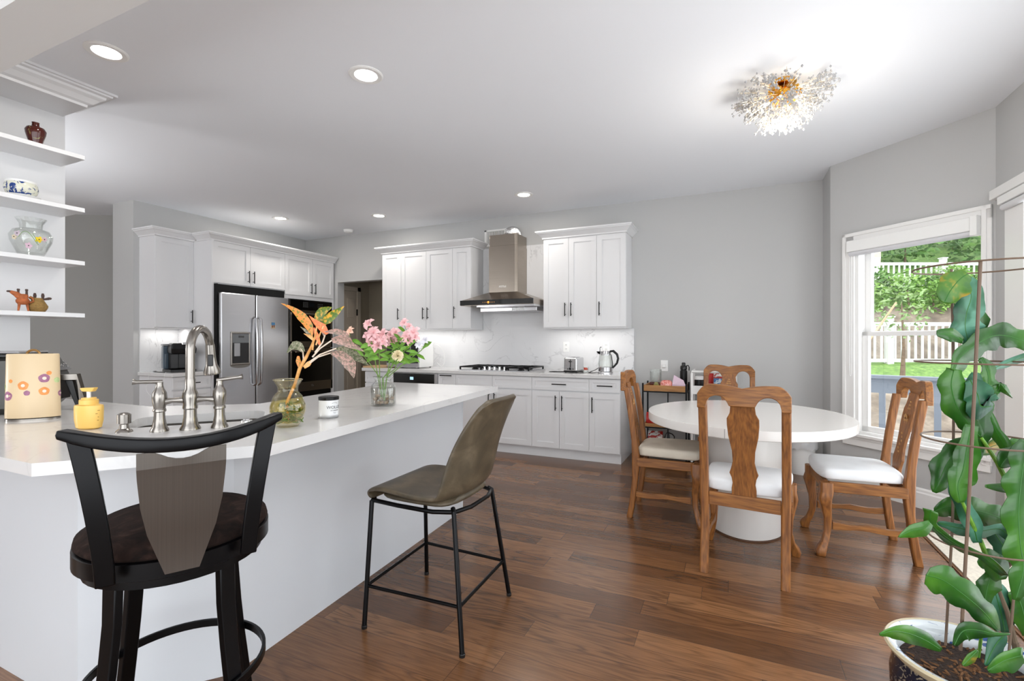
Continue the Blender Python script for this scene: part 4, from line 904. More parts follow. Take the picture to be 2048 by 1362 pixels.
# candle jar
jz = Vector((-1.68, 1.665, CT)); t = thing('candle_jar', 'white glass candle jar with a black lid and black lettering', 'candle', jz)
b = MB(); b.lathe([(.037, .002), (.043, .008), (.043, .082), (0, .082)], n=40); b.build('jar', mat('jar_frosted', 'E6E7E8', .12, coat=.5), t, smooth=35)
b = MB(); b.lathe([(.0, 0), (.041, .001), (.044, .010), (.044, .014), (.043, .014)], n=36); b.build('thick_glass_base', M['glass'], t, smooth=35)
b = MB(); b.lathe([(.045, .082), (.0455, .094), (.043, .097), (0, .097)], n=40); b.build('lid', M['plastic'], t, smooth=35)
Mj = Matrix.Rotation(math.atan2(-jz.y, -jz.x) + HPI + .62, 4, 'Z') @ Matrix.Rotation(HPI, 4, 'X')
v, f = textmesh('WOLLEY', .0185, Mj @ Matrix.Translation((0, .050, 0)), .0002, .0434); b = MB(); b.add(v, f)
v, f = textmesh('OF LONDON', .0065, Mj @ Matrix.Translation((0, .036, 0)), .0002, .0434); b.add(v, f)
for k in range(9):
    a = -.45 + k * .1125; x, y = .019 * math.sin(a * 1.6), .064 + .006 * math.cos(a * 2.4); v, f = textmesh('i', .006, Mj @ Matrix.Translation((0, y, 0)), .0002, None); v = [Mj @ Vector((math.sin(x / .0434) * .0436, y, math.cos(x / .0434) * .0436)) + Vector((0, 0, q)) for q in (0, .0025)] ; p, q_ = v; d_ = Mj.to_3x3() @ Vector((.0006, 0, 0)); b.add([p - d_, p + d_, q_ + d_, q_ - d_], [(0, 1, 2, 3)])
for dz, L in ((.027, .016), (.022, .010)):
    v = [Mj @ Vector((math.sin(x / .0434) * .0437, dz + h, math.cos(x / .0434) * .0437)) for h in (0, .0009) for x in (-L / 2, 0, L / 2)]; b.add(v, [(0, 1, 4, 3), (1, 2, 5, 4)])
b.build('lettering', M['ink'], t, recalc=False)
# flower vase
fz = Vector((-1.725, 2.10, CT)); t = thing('flower_vase', 'clear glass bottle vase holding the pink flowers, pebbles at its foot', 'vase', fz)
b = MB(); b.lathe([(.060, 0), (.067, .006), (.068, .09), (.062, .112), (.046, .128), (.044, .135), (.050, .15), (.056, .158), (.054, .158), (.048, .15), (.041, .135), (.044, .127), (.059, .111), (.065, .09), (.064, .010), (0, .008)], n=40, cap=False); b.lathe([(0, 0), (.06, 0)], n=40, cap=False); b.build('glass', M['tglass'], t, smooth=60)
b = MB(); b.lathe([(0, .009), (.0635, .011), (.0638, .095), (0, .095)], n=36, cap=False); b.build('water', M['tgrey'], t, smooth=40)
rn = random.Random(8); pebs = []
for k in range(22):
    lay = 0 if k < 12 else (1 if k < 19 else 2); a = k * 2.4 + lay; rr = (.045 if k % 3 else .018) if lay < 2 else .03
    p = fz + Vector((rr * math.cos(a), rr * math.sin(a), .020 + lay * .016)); b = MB(); b.ball((0, 0, 0), (rn.uniform(.012, .017), rn.uniform(.010, .013), rn.uniform(.008, .010)), 10, 7)
    o = b.build('pebble', M['pebblew' if k % 4 == 0 else 'pebble'], smooth=True); o.location = p; o.rotation_euler = (rn.uniform(-.3, .3), rn.uniform(-.3, .3), rn.uniform(0, 3))
    tag(o, 'small smooth stone on the bottom of the flower vase', 'pebble', 'pebbles in the flower vase')
def blossom(c, R, mname, parent, seed=0, out=Vector((0, 0, 1))):
    rn = random.Random(seed); out = out.normalized(); a0 = out.orthogonal().normalized(); b0 = out.cross(a0); b = MB(); tw = rn.uniform(0, 6)
    for k in range(6):
        a = tw + k * math.pi / 3; d = a0 * math.cos(a) + b0 * math.sin(a); L = R * (1 if k % 2 else .9) * rn.uniform(.9, 1.1); wd = R * (.34 if k % 2 else .24)
        pts = [c - out * R * .35, c + d * L * .35 + out * R * .05, c + d * L * .7 + out * R * .12, c + d * L + out * R * -.12]; b.leaf(pts, [R * .05, wd * .8, wd, wd * .12], d.cross(out), .25)
    for k in range(4): d = (a0 * rn.uniform(-1, 1) + b0 * rn.uniform(-1, 1)) * .35; b.tube([c - out * R * .2, c + (out * .45 + d) * R], R * .025, 4)
    b.build('blossom', M[mname], parent, world=True, smooth=60, recalc=False)
TF = 2.62; kf = TF / FPX
stems = [('peach', [(700, 662, 8)], (735, 760), 0, 'peach alstroemeria stem leaning farthest left out of the flower vase'),
         ('pink', [(736, 648, 10), (746, 664, 11), (737, 672, 9), (752, 678, 9)], (757, 752), -.06, 'pink alstroemeria stem with the tallest left-hand cluster'),
         ('pink', [(765, 668, 10), (756, 690, 11), (745, 686, 10), (766, 682, 9)], (762, 752), -.05, 'pink alstroemeria stem with the full lowest cluster in front'),
         ('pink', [(780, 670, 9), (790, 664, 9), (785, 682, 9), (795, 676, 8)], (772, 752), .07, 'pink alstroemeria stem at the back centre of the bunch'),
         ('pink', [(808, 645, 9), (818, 652, 6)], (778, 752), .05, 'pink alstroemeria stem whose bloom stands highest'),
         ('pink', [(812, 672, 10), (826, 664, 10), (817, 680, 8), (830, 674, 7)], (785, 752), -.05, 'pink alstroemeria stem with the right-hand cluster'),
         ('whitep', [(850, 681, 8), (838, 690, 7)], (790, 752), .0, 'white blooming stem leaning farthest right out of the flower vase')]
for i, (mn, heads, foot, dt, lab) in enumerate(stems):
    cx = sum(h[0] for h in heads) / len(heads); cy = sum(h[1] for h in heads) / len(heads); T_ = TF + dt
    base_ = fz + Vector((-.03 + .01 * i, .02 - .008 * i, .03)); mouth = fz + Vector((-.024 + .008 * i, dt * .4, .15))
    g_ = thing('alstroemeria_stem', lab, 'flower', base_, 0, 'cut flowers in the clear vase'); b = MB(); neck = at(cx, cy + 14, T_)
    b.tube([base_, mouth, mouth.lerp(neck, .5) + Vector((0, 0, .004)), neck] , .0024, 6)
    for h in heads: b.tube([neck, at(h[0], h[1] + 3, T_)], .0013, 5)
    b.build('stem', M['stem'], g_, world=True, smooth=True)
    for j, h in enumerate(heads): blossom(at(h[0], h[1], T_ - .01 * (j % 2)), h[2] * kf * 1.45, 'pink' if mn == 'pink' else mn, g_, i * 7 + j, -FW * .8 + Vector((0, 0, .5)) + RT * (-.5 + .35 * j))
    rn = random.Random(i + 40)
    for j in range(11):
        u = rn.uniform(.45, 1.08); p = mouth.lerp(neck, u); d = RT * rn.choice((-1, 1)) * rn.uniform(.5, 1) + FW * rn.uniform(-.6, .4) + Vector((0, 0, rn.uniform(-.3, .9))); d.normalize(); L = rn.uniform(.05, .08); b = MB()
        b.leaf([p, p + d * L * .35, p + d * L * .7 + Vector((0, 0, -.003)), p + d * L + Vector((0, 0, -.012))], [.001, .009, .008, 0], None, .3, up=-FW); b.build('leaf', M['green'], g_, world=True, smooth=60, recalc=False)
g_ = thing('carnation', 'single cream carnation low on the right of the bunch', 'flower', fz + Vector((.02, -.02, .03)), 0, 'cut flowers in the clear vase')
b = MB(); b.tube([fz + Vector((.0, 0, .03)), fz + Vector((.01, -.02, .15)), at(790, 738, TF - .05), at(795, 722, TF - .07)], .0024, 6); b.build('stem', M['stem'], g_, world=True, smooth=True)
b = MB(); rn = random.Random(4); c = at(795, 712, TF - .07)
for k in range(110):
    d = Vector((rn.gauss(0, 1), rn.gauss(0, 1), rn.gauss(.2, 1))).normalized(); r = .034 * rn.uniform(.7, 1); s_ = d.orthogonal().normalized(); s_ = s_ * math.cos(k) + d.cross(s_) * math.sin(k); b.leaf([c + d * r * .3, c + d * r * .7, c + d * r], [.002, .008, .010], s_, rn.uniform(-.4, .4))
b.build('bloom', M['creamp'], g_, world=True, smooth=60, recalc=False); b = MB(); b.lathe([(.004, -.02), (.010, -.006), (.012, .006)], c + Vector((0, 0, -.022)), 10); b.build('calyx', M['stem'], g_, world=True, smooth=True)

# ------------------------------------------------------------------ open shelves on the left
t = thing('open_shelf_unit', 'white wall panel with four open display shelves at the left edge', 'shelf', (-3.975, 1.2, 0))
b = MB(); b.box(-4.06, -3.975, .99, 1.667, 1.412, ZC - .001); b.build('back_panel', M['cab'], t, world=True)
b = MB(); b.box(-4.06, -3.975, .99, 1.494, .916, 1.412); b.build('lower_panel', M['cab'], t, world=True)
for z in (2.423, 2.094, 1.762, 1.436): b = MB(); b.box(-3.975, -3.69, .99, 1.647, z - .026, z); b.build('shelf', M['cab'], t, world=True, bevel=.0015)
b = MB(); b.box(-3.975, -3.69, .99, 1.647, 2.727, ZC - .001); b.build('top_box', M['cab'], t, world=True)
b = MB(); pr_ = [(0, 2.727), (.008, 2.727), (.010, 2.742), (.03, 2.75), (.055, 2.775), (.075, 2.788), (.078, 2.802), (.10, 2.806), (.103, 2.815), (.12, 2.815), (.12, ZC - .0005), (0, ZC - .0005)]
b.loft([[Vector((-3.69 + a, .99, z)) for a, z in pr_], [Vector((-3.69 + a, 1.647 + a, z)) for a, z in pr_], [Vector((-4.06, 1.647 + a, z)) for a, z in pr_]]); b.build('crown', M['cab'], t, world=True)
def lathething(name, label, cat, loc, parts):
    t = thing(name, label, cat, loc)
    for n, m, prof, k in parts: b = MB(); b.lathe(prof, n=36, cap=k); b.build(n, M[m], t, smooth=45)
    return t
lathething('brown_vase', 'small glossy brown vase on the top shelf', 'vase', (-3.745, 1.432, 2.423), [('body', 'bvase', [(.028, 0), (.033, .02), (.045, .062), (.048, .082), (.040, .098), (.018, .106), (.016, .124), (.018, .130), (.012, .130), (0, .125)], True)])
lathething('china_bowl', 'blue and white china bowl on a white dish, second shelf from the top', 'bowl', (-3.79, 1.385, 2.094), [('dish', 'white', [(.05, 0), (.08, .012), (.085, .016), (.05, .006), (0, .006)], True), ('bowl', 'china', [(.045, .008), (.068, .035), (.076, .06), (.070, .085), (.065, .092)], True), ('rim', 'white', [(.065, .090), (.068, .096), (.068, .102), (.060, .102), (.058, .06), (0, .06)], True)])
t = lathething('painted_glass_vase', 'clear round glass vase painted with flowers on the third shelf', 'vase', (-3.78, 1.425, 1.762), [('glass', 'tglass', [(.05, .002), (.062, .02), (.092, .09), (.096, .125), (.08, .155), (.050, .165), (.052, .195), (.07, .225), (.068, .225), (.050, .195), (.047, .165), (.078, .152), (.093, .124), (.089, .09), (.059, .022), (0, .01)], False)])
def surf(a, z):
    pr = [(.05, .002), (.062, .02), (.092, .09), (.096, .125), (.08, .155), (.050, .165)]
    for (r0, z0), (r1, z1) in zip(pr, pr[1:]):
        if z0 <= z <= z1: r = r0 + (r1 - r0) * (z - z0) / (z1 - z0) + .001; return Vector((r * math.cos(a), r * math.sin(a), z))
    return Vector((.05 * math.cos(a), .05 * math.sin(a), z))
fa = math.atan2(-1.37, 3.82)
for da, z, r, mn in ((.35, .095, .019, mat('paint_yellow', 'E8C81E', .5)), (-.15, .055, .019, mat('paint_pink', 'D9B8C8', .5)), (-.65, .12, .018, mat('paint_lilac', 'C8B8C4', .5)), (-.85, .10, .016, mat('paint_beige', 'DCCDB0', .5)), (.62, .10, .015, mat('paint_rose', 'CDAFB8', .5))):
    b = MB(); c = surf(fa + da, z); b.add([c] + [surf(fa + da + r * (.6 + .4 * abs(math.cos(2.5 * q))) * math.cos(q) / .09, z + r * (.6 + .4 * abs(math.cos(2.5 * q))) * math.sin(q)) for q in [k * math.pi / 15 for k in range(30)]], [(0, 1 + i, 1 + (i + 1) % 30) for i in range(30)])
    fo = b.build('painted_flower', mn, t); b = MB(); b.ball(c * 1.005, .003, 8, 5); b.build('flower_centre', M['ink'], fo)
b = MB(); b.tube([surf(fa - .6 + k * .09, .10 + .035 * math.sin(k * .42)) for k in range(12)], .0012, 5); b.tube([surf(fa + .3 - k * .05, .075 + .01 * k) for k in range(6)], .0012, 5); b.build('painted_vine', M['green'], t, smooth=True)
t = thing('tripod_vessel', 'orange clay animal-headed vessel on three legs, bottom shelf', 'figurine', (-3.745, 1.375, 1.436), -.35)
b = MB(); b.lathe([(.0, .038), (.02, .04), (.029, .052), (.03, .064), (.022, .078), (.024, .092), (.018, .10), (0, .10)], n=20)
b.tube([(0, -.01, .082), (0, -.028, .10), (0, -.05, .112)], [.018, .015, .008], 10); b.build('body', M['terra'], t, smooth=True)
for x, y in ((.014, -.014), (-.014, -.014), (0, .018)): b = MB(); b.tube([(x, y, .045), (x * 1.3, y * 1.3, 0)], [.007, .004], 8); b.build('leg', M['terra'], t, smooth=True)
for y in (-.018, .016): b = MB(); b.tube([(0, y, .095), (0, y, .118), (0, y, .123), (0, y, .13)], [.006, .005, .007, .006], 8); b.build('horn', M['tip'], t, smooth=True)
b = MB(); b.ball((0, -.055, .113), (.005, .012, .006)); b.build('snout', M['tip'], t, smooth=True); b = MB(); b.tube([(0, .026, .05), (0, .045, .06), (0, .04, .08), (0, .024, .085)], .004, 6); b.build('handle', M['terra'], t, smooth=True)
t = thing('woven_pot', 'round tan coiled pot with dark horn tips, bottom shelf', 'pot', (-3.755, 1.445, 1.436), -.3)
b = MB(); pr = []
for k in range(17):
    z = k * .0052; r = .030 + (.046 - .030) * math.sin(min(1, z / .035) * HPI) if z < .035 else .046 - (z - .035) * .55; pr.append((max(.006, r + (.0012 if k % 2 else 0)), z))
b.lathe(pr, n=28); b.tube([(0, -.01, .07), (0, -.035, .088)], [.012, .008], 8); b.build('body', M['rope'], t, smooth=20)
b = MB(); b.tube([(0, .02, .075), (0, .048, .082)], [.005, .008], 8); b.ball((0, .05, .083), (.006, .012, .008)); b.build('handle', M['tip'], t, smooth=True)
for y in (-.012, .022): b = MB(); b.tube([(0, y, .075), (0, y, .098), (0, y, .112)], [.005, .008, .005], 8); b.build('horn', M['tip'], t, smooth=True)

# ------------------------------------------------------------------ stools
t = thing('swivel_bar_stool', 'black metal bar stool with dark velvet seat and brushed metal splat', 'bar stool', (-1.47, .88, .018), R_(-29 + 90))
# local: back towards -y
b = MB(); b.lathe([(.222, .70), (.232, .712), (.228, .728), (.19, .748), (.10, .757), (0, .758)], n=48); b.lathe([(.222, .70), (0, .70)], n=48, cap=False); b.build('seat', M['velvet'], t, smooth=60)
b = MB(); b.lathe([(.228, .655), (.234, .658), (.234, .70), (.228, .703), (.20, .703), (.20, .655)], n=56, cap=False); b.lathe([(.228, .655), (.0, .655)], n=48, cap=False); b.build('seat_ring', M['black'], t, smooth=35)
b = MB(); b.lathe([(.215, .63), (.215, .655), (0, .655)], n=40); b.lathe([(.215, .63), (0, .63)], n=40, cap=False); b.build('swivel_plate', M['black'], t, smooth=35)
def bpt(u, z): # point on the curved back, u along the width
    return Vector((u, -(.29 - .085 * (u / .225) ** 2), z))
b = MB(); rings = []
for k in range(17):
    u = -.228 + .456 * k / 16; p = bpt(u, .998 + .036 * (u / .228) ** 2); d = (bpt(u + .01, 1) - bpt(u - .01, 1)).normalized(); n = Vector((d.y, -d.x, 0)); hh = .016 * (1 - .35 * abs(u / .228) ** 6); rings.append([p + n * a + Vector((0, 0, c)) for a, c in ((-.015, -hh), (.015, -hh), (.018, 0), (.014, hh), (-.014, hh), (-.018, 0))])
b.loft(rings); b.build('top_rail', M['black'], t, smooth=35, bevel=.003)
for s in (-1, 1):
    b = MB(); rings = []
    for k in range(9):
        w_ = k / 8; z = .668 + .355 * w_; cx = s * (.150 + .048 * w_ ** 1.5); cy = -(.222 + .012 * math.sin(w_ * math.pi)); hx = .019 + .002 * w_
        rings.append([(cx - hx, cy - .008 + s * .0, z), (cx + hx, cy - .008, z), (cx + hx, cy + .010, z), (cx - hx, cy + .010, z)])
    b.loft(rings); b.build('back_post', M['black'], t, smooth=30, bevel=.003)
b = MB(); b.rows([(.672, -.036, .036, -.243), (.72, -.052, .052, -.246), (.78, -.071, .071, -.256), (.85, -.084, .084, -.268), (.92, -.090, .090, -.278), (.945, -.091, .091, -.283)], .005)
rings = []
for k in range(13):
    u = -.091 + .182 * k / 12; dip = .022 * max(0, 1 - (abs(u) / .055) ** 2); rings.append([(u, -.2855, .945), (u, -.2805, .945), (u, -.2825, .984 - dip), (u, -.2875, .984 - dip)])
b.loft(rings); b.build('splat', M['steelv'], t, smooth=30)
for deg in (-83, 7, 97, 187):
    th = R_(deg) - R_(61); b = MB(); rings = []; d = Vector((math.cos(th), math.sin(th), 0)); q = Vector((-d.y, d.x, 0))
    for z, r, hw in ((.64, .175, .024), (.52, .178, .023), (.40, .190, .022), (.28, .206, .021), (.15, .226, .021), (-.018, .252, .021)):
        c = d * r + Vector((0, 0, z)); rings.append([c - q * hw - d * .011, c + q * hw - d * .011, c + q * hw + d * .011, c - q * hw + d * .011])
    b.loft(rings); b.build('leg', M['black'], t, smooth=25, bevel=.003)
b = MB(); b.ring((0, 0, .30), .222, .005, 56, 6, .024); b.build('foot_ring', M['black'], t, smooth=30, bevel=.002)

t = thing('counter_stool', 'taupe leather bucket counter stool on thin black metal legs', 'bar stool', (-1.235, 1.93, 0), HPI)
prof = [(.250, .548, .205, 0), (.268, .572, .215, 0), (.252, .598, .224, .0), (.17, .606, .234, .004), (.06, .592, .240, .008), (-.04, .582, .242, .012), (-.12, .582, .242, .02), (-.180, .605, .240, .05), (-.210, .68, .235, .06), (-.232, .78, .222, .055), (-.262, .87, .208, .045), (-.290, .94, .196, .04), (-.306, .985, .182, .03), (-.316, 1.008, .165, .02), (-.320, 1.018, .135, .01)]
b = MB(); nv = 12; rings = []
for i, (y, z, hw, cl) in enumerate(prof):
    row = []
    for j in range(nv + 1):
        v_ = -1 + 2 * j / nv; up_ = cl if i < 7 else cl * .1; fw_ = cl * 1.2 if i >= 6 else 0
        x = hw * math.sin(v_ * HPI) if i > 12 else hw * v_; row.append(Vector((x, y + fw_ * abs(v_) ** 2.2, z + (up_ if i < 7 else 0) * abs(v_) ** 2.2 - (.018 * abs(v_) ** 6 if i >= 11 else 0))))
    rings.append(row)
b.loft(rings, cap=False, closed=False); b.build('seat_shell', M['leather'], t, smooth=80, solid=.022, sub=2)
b = MB(); b.loft([[(x * hw, y, z) for x, z in ((-1, .565), (-.9, .550), (.9, .550), (1, .565), (.9, .60), (-.9, .60))] for y, hw in ((.25, .20), (.10, .215), (-.06, .215), (-.17, .20))]); b.build('seat_pad', M['leather'], t, smooth=60, sub=2)
fr = [(.20, .205, .575), (.185, .225, .585), (-.185, .225, .585), (-.20, .205, .575)]
b = MB(); b.tube([(-.205, .245, .548), (-.212, .10, .545), (-.208, -.08, .542), (-.17, -.165, .54), (-.08, -.195, .54), (.08, -.195, .54), (.17, -.165, .54), (.208, -.08, .542), (.212, .10, .545), (.205, .245, .548)], .0095, 10); b.build('seat_frame', M['black'], t, smooth=True)
FT = {}
for x, y, tx, ty in ((-.262, .240, -.207, .245), (.262, .272, .207, .245), (-.250, -.25, -.175, -.165), (.250, -.225, .175, -.165)):
    b = MB(); b.tube([(tx * .93, ty * .93, .552), (tx, ty, .545), (x, y, .008)], .0105, 10); b.build('leg', M['black'], t, smooth=True); FT[(x > 0, y > 0)] = Vector((tx, ty, .545)).lerp(Vector((x, y, 0)), .67)
    b = MB(); b.lathe([(.0125, 0), (.0125, .012), (.011, .014)], (x, y, 0), 12); b.build('foot_cap', M['plastic'], t)
b = MB(); c4 = [FT[(False, True)], FT[(True, True)], FT[(True, False)], FT[(False, False)]]; pts = []
for i in range(5): pts.append(c4[i % 4])
for i in range(4): b.tube([c4[i], c4[(i + 1) % 4]], .0075, 8)
b.build('footrest', M['black'], t, smooth=True)

# ------------------------------------------------------------------ dining table and chairs
t = thing('dining_table', 'white oval pedestal dining table with a thick lacquered top', 'table', (.08, 3.76, 0))
b = MB(); pr = [(.985, .70), (.995, .702), (1.0, .706), (1.0, .756), (.997, .760)]
b.loft([[(.648 * r * math.cos(a), .732 * r * math.sin(a), z) for a in [2 * math.pi * k / 96 for k in range(96)]] for r, z in pr]); b.build('tabletop', M['tablew'], t, smooth=35)
a = -1.76; b = MB(); b.add([(.6486 * math.cos(a + d), .7326 * math.sin(a + d), z) for d, z in ((0, .702), (.0045, .702), (.0045, .757), (0, .757))], [(0, 1, 2, 3)]); b.build('leaf_seam', mat('seam_grey', '9A9894', .6), t)
b = MB(); b.loft([[(.25 * r * math.cos(a), .375 * r * math.sin(a), z) for a in [2 * math.pi * k / 64 for k in range(64)]] for r, z in ((.985, 0), (1, .012), (1, .70))]); b.build('pedestal', M['tablew'], t, smooth=35)
b = MB(); b.loft([[(.252 * math.cos(a), .377 * math.sin(a), z) for a in [2 * math.pi * k / 64 for k in range(64)]] for z in (0, .010)]); b.build('base_trim', mat('base_brown', '5A4030', .6), t)

def post_y(z):
    if z < .42: return -.19 - .045 * ((.42 - z) / .42) ** 1.8
    return -.19 - .085 * ((z - .42) / .61) ** 1.4
def make_chair(label, seat):
    t = thing('dining_chair', label, 'chair', (0, 0, 0), 0, 'carved pine dining chairs around the oval table')
    for s in (-1, 1):
        b = MB(); b.sweep([(s * (.195 + .004 * (z > .4)), post_y(z), z, .022, .020 + (.006 if .35 < z < .5 else 0)) for z in (0, .08, .18, .28, .36, .45, .55, .68, .80, .93)]); b.build('rear_leg', M['pine'], t, smooth=35, bevel=.002)
        # cabriole front leg
        b = MB(); d = Vector((s * .5, .6, 0))
        b.sweep([(s * .195 + d.x * o, .195 + d.y * o, z, h, h) for z, o, h in ((.0, .085, .022), (.02, .088, .027), (.045, .075, .025), (.08, .045, .019), (.14, .02, .018), (.22, .018, .022), (.29, .035, .028), (.335, .045, .034), (.36, .035, .035), (.375, .03, .034), (.43, .03, .034))]); b.build('front_leg', M['pine'], t, smooth=50, bevel=.003)
        b = MB(); b.cols([(-.19 + .37 * k / 8, .155 - .006 * math.sin(k), .195 - .010 * abs(math.sin(k * .8)), 0) for k in range(9)], .022); b.xf(Matrix.Translation((s * .20, 0, 0)) @ Matrix.Rotation(HPI, 4, 'Z')); b.build('side_stretcher', M['piney'], t, bevel=.003)
        b = MB(); b.box(s * .215 - .012, s * .215 + .012, -.18, .20, .375, .435); b.build('side_rail', M['piney'], t, bevel=.003)
    b = MB(); b.box(-.19, .19, .20, .225, .375, .435); b.build('front_rail', M['pinex'], t, bevel=.003)
    b = MB(); b.box(-.175, .175, -.205, -.18, .365, .435); b.build('rear_rail', M['pinex'], t, bevel=.003)
    # crest
    b = MB(); c = []
    for k in range(45):
        x = -.222 + .444 * k / 44; ax = abs(x); top = 1.018 + .018 * math.sin(min(1, ax / .12) * HPI) - (.0 if ax < .15 else .055 * ((ax - .15) / .072) ** 2.4)
        if ax > .176: low = .905
        elif ax > .066: q = (ax - .121) / .055; low = .925 + .052 * math.sqrt(max(0, 1 - q * q))
        else: low = .925
        c.append((x, low, max(top, low + .01), post_y(.97) - .012 + .030 * (1 - (x / .222) ** 2) * -1))
    b.cols(c, .036); b.build('crest_rail', M['pinex'], t, smooth=25, bevel=.004)
    # splat
    b = MB(); pr = []
    for z, h in ((.40, .060), (.47, .060), (.50, .055), (.53, .060), (.555, .070), (.58, .062), (.62, .053), (.68, .056), (.76, .072), (.82, .077), (.855, .077), (.885, .062), (.92, .058), (.95, .062)):
        pr.append((z, -h, h, post_y(z) + .006 - .030 * max(0, (z - .40) / .55)))
    b.rows(pr, .016); spl = b.build('splat', M['pine'], t, smooth=30, bevel=.002)
    # carving on the front face of splat
    b = MB(); yc = lambda z: post_y(z) + .006 - .030 * max(0, (z - .40) / .55) + .0085
    z0 = .79
    for k in range(8): a = k * math.pi / 4; b.ball((.022 * math.cos(a), yc(z0), z0 + .030 * math.sin(a)), (.009, .004, .012), 8, 5)
    b.ball((0, yc(z0), z0), (.009, .006, .009), 8, 5)
    for k in range(6): z = .60 + k * .022; b.ball((.012 * math.sin(k * 1.5), yc(z), z), (.009, .003, .008), 8, 5)
    for z in (.86, .88, .90): b.ball((0, yc(z), z), (.022 - (z - .86) * .3, .004, .006), 8, 5)
    b.build('carving', M['pinel'], spl, smooth=True)
    b = MB(); rings = []
    for z, k in ((.434, .94), (.447, 1.0), (.484, 1.01), (.504, .95), (.512, .80), (.514, .5)):
        rings.append([(x * k, .012 + (y - .012) * k, z + (.006 if k > .9 else 0) * (abs(x) > .2)) for x, y in ((-.185, -.185), (-.205, -.14), (-.232, .20), (-.215, .238), (0, .250), (.215, .238), (.232, .20), (.205, -.14), (.185, -.185), (0, -.19))])
    b.loft(rings); b.build('seat', seat, t, smooth=60, sub=2)
    return t
c1 = make_chair('carved pine dining chair nearest the camera, its back turned to us', M['fabricw']); c1.location = (.077, 3.063, 0); c1.rotation_euler = (0, 0, R_(-6))
c2 = make_chair('carved pine dining chair with a cream seat at the left end of the oval table', M['fabric']); c2.location = (-.44, 3.715, 0); c2.rotation_euler = (0, 0, R_(-89))
place(c1, 'carved pine dining chair pulled out in front of the window', (.708, 3.605, 0), R_(93)); place(c1, 'carved pine dining chair on the far side of the table before the white trolley', (-.03, 4.735, 0), R_(180))

# ------------------------------------------------------------------ carts by the back wall
t = thing('wooden_cart', 'narrow wood and black metal shelf cart against the grey wall', 'cart', (-.635, 5.31, 0))
for x in (-.213, .213):
    for y in (-.16, .16): b = MB(); b.box(x - .008, x + .008, y - .008, y + .008, .05, .825); b.build('upright', M['black'], t); b = MB(); b.ball((x, y, .025), (.012, .025, .025)); b.build('caster', M['plastic'], t, smooth=True)
b = MB(); b.box(-.006, .006, .154, .166, .05, .745); b.build('upright', M['black'], t)
for z0, z1 in ((.745, .805), (.375, .41), (.09, .12)):
    b = MB(); b.box(-.205, .205, -.165, .165, z0, z0 + .012)
    for q in ((-.205, .205, -.165, -.152), (-.205, .205, .152, .165), (-.205, -.192, -.152, .152), (.192, .205, -.152, .152)): b.box(q[0], q[1], q[2], q[3], z0 + .012, z1)
    b.build('tray', M['cartwood'], t, bevel=.002); b = MB()
    for y in (-.16, .16): b.box(-.205, .205, y - .007, y + .007, z0 - .014, z0 - .001)
    for x in (-.213, .213): b.box(x - .007, x + .007, -.153, .153, z0 - .014, z0 - .001)
    b.build('shelf_frame', M['black'], t)
TZ = .758
b = MB(); b.box(-.79, -.69, 5.22, 5.32, TZ, TZ + .075); tag(b.build('wooden_box', M['bvase'], bevel=.004), 'small dark reddish wooden box on top of the cart, left side', 'box')
lathething('glass_carafe', 'empty clear glass jar standing on the reddish box', 'jar', (-.735, 5.27, TZ + .076), [('glass', 'tglass', [(.055, 0), (.058, .004), (.060, .13), (.057, .13), (.054, .008), (0, .006)], False)])
b = MB(); b.loft([[(.062 * r * math.cos(a), .035 * r * math.sin(a), z) for a in [k * math.pi / 8 for k in range(16)]] for r, z in ((.85, 0), (1, .02), (1, .07), (.75, .095), (.4, .10))]); o = b.build('dotted_pouch', blueware('red_dots', 'E8A59A', 'C8453C', 60, .52), smooth=60); o.location = (-.62, 5.21, TZ); tag(o, 'pink pouch with red dots lying on the cart top', 'pouch')
b = MB(); b.add([(-.56, 5.19, TZ + .06), (-.43, 5.17, TZ + .055), (-.455, 5.23, TZ + .10), (-.55, 5.25, TZ + .15), (-.56, 5.19, TZ + .002), (-.43, 5.17, TZ + .002)], [(0, 1, 2, 3), (4, 5, 1, 0)]); tag(b.build('folded_napkin', mat('napkin_lilac', 'DCC3D2', .8), solid=.004), 'folded pink-lilac paper sticking up from the cart top', 'napkin')
t = thing('water_bottle', 'black insulated water bottle with a spout lid on the cart', 'bottle', (-.465, 5.36, TZ))
b = MB(); b.lathe([(.034, 0), (.037, .004), (.037, .185), (.030, .20), (.028, .205)], n=28); b.build('body', M['handle'], t, smooth=40); b = MB(); b.lathe([(.030, .203), (.034, .207), (.034, .235), (.028, .245), (.019, .248), (.019, .272), (.015, .278), (0, .278)], n=24); ld = b.build('lid', M['plastic'], t, smooth=35)
b = MB(); b.tube([(.02, 0, .24), (.045, 0, .25), (.055, 0, .23), (.053, 0, .195)], .0055, 8); b.build('carry_loop', M['plastic'], ld, smooth=True)
def packet(label, loc, w, h, m1, rz=0, tilt=.2, name='snack_packet'):
    b = MB(); b.loft([[(-w / 2, -.004, 0), (w / 2, -.004, 0), (w / 2, .004, 0), (-w / 2, .004, 0)], [(-w / 2, -.022, h * .3), (w / 2, -.022, h * .3), (w / 2, .022, h * .3), (-w / 2, .022, h * .3)], [(-w / 2, -.018, h * .75), (w / 2, -.018, h * .75), (w / 2, .018, h * .75), (-w / 2, .018, h * .75)], [(-w / 2, -.002, h), (w / 2, -.002, h), (w / 2, .002, h), (-w / 2, .002, h)]])
    o = b.build(name, m1, smooth=50); o.location = loc; o.rotation_euler = (-tilt, 0, rz); tag(o, label, 'packet'); return o
M['packw'] = blueware('red_white_packet', 'E5E2DE', 'A8261F', 14, .5); M['packb'] = blueware('silver_blue_packet', 'C9D6E0', '3B6DA0', 22, .5)
packet('red snack packet on the middle shelf of the cart', (-.77, 5.25, .39), .12, .12, M['red'])
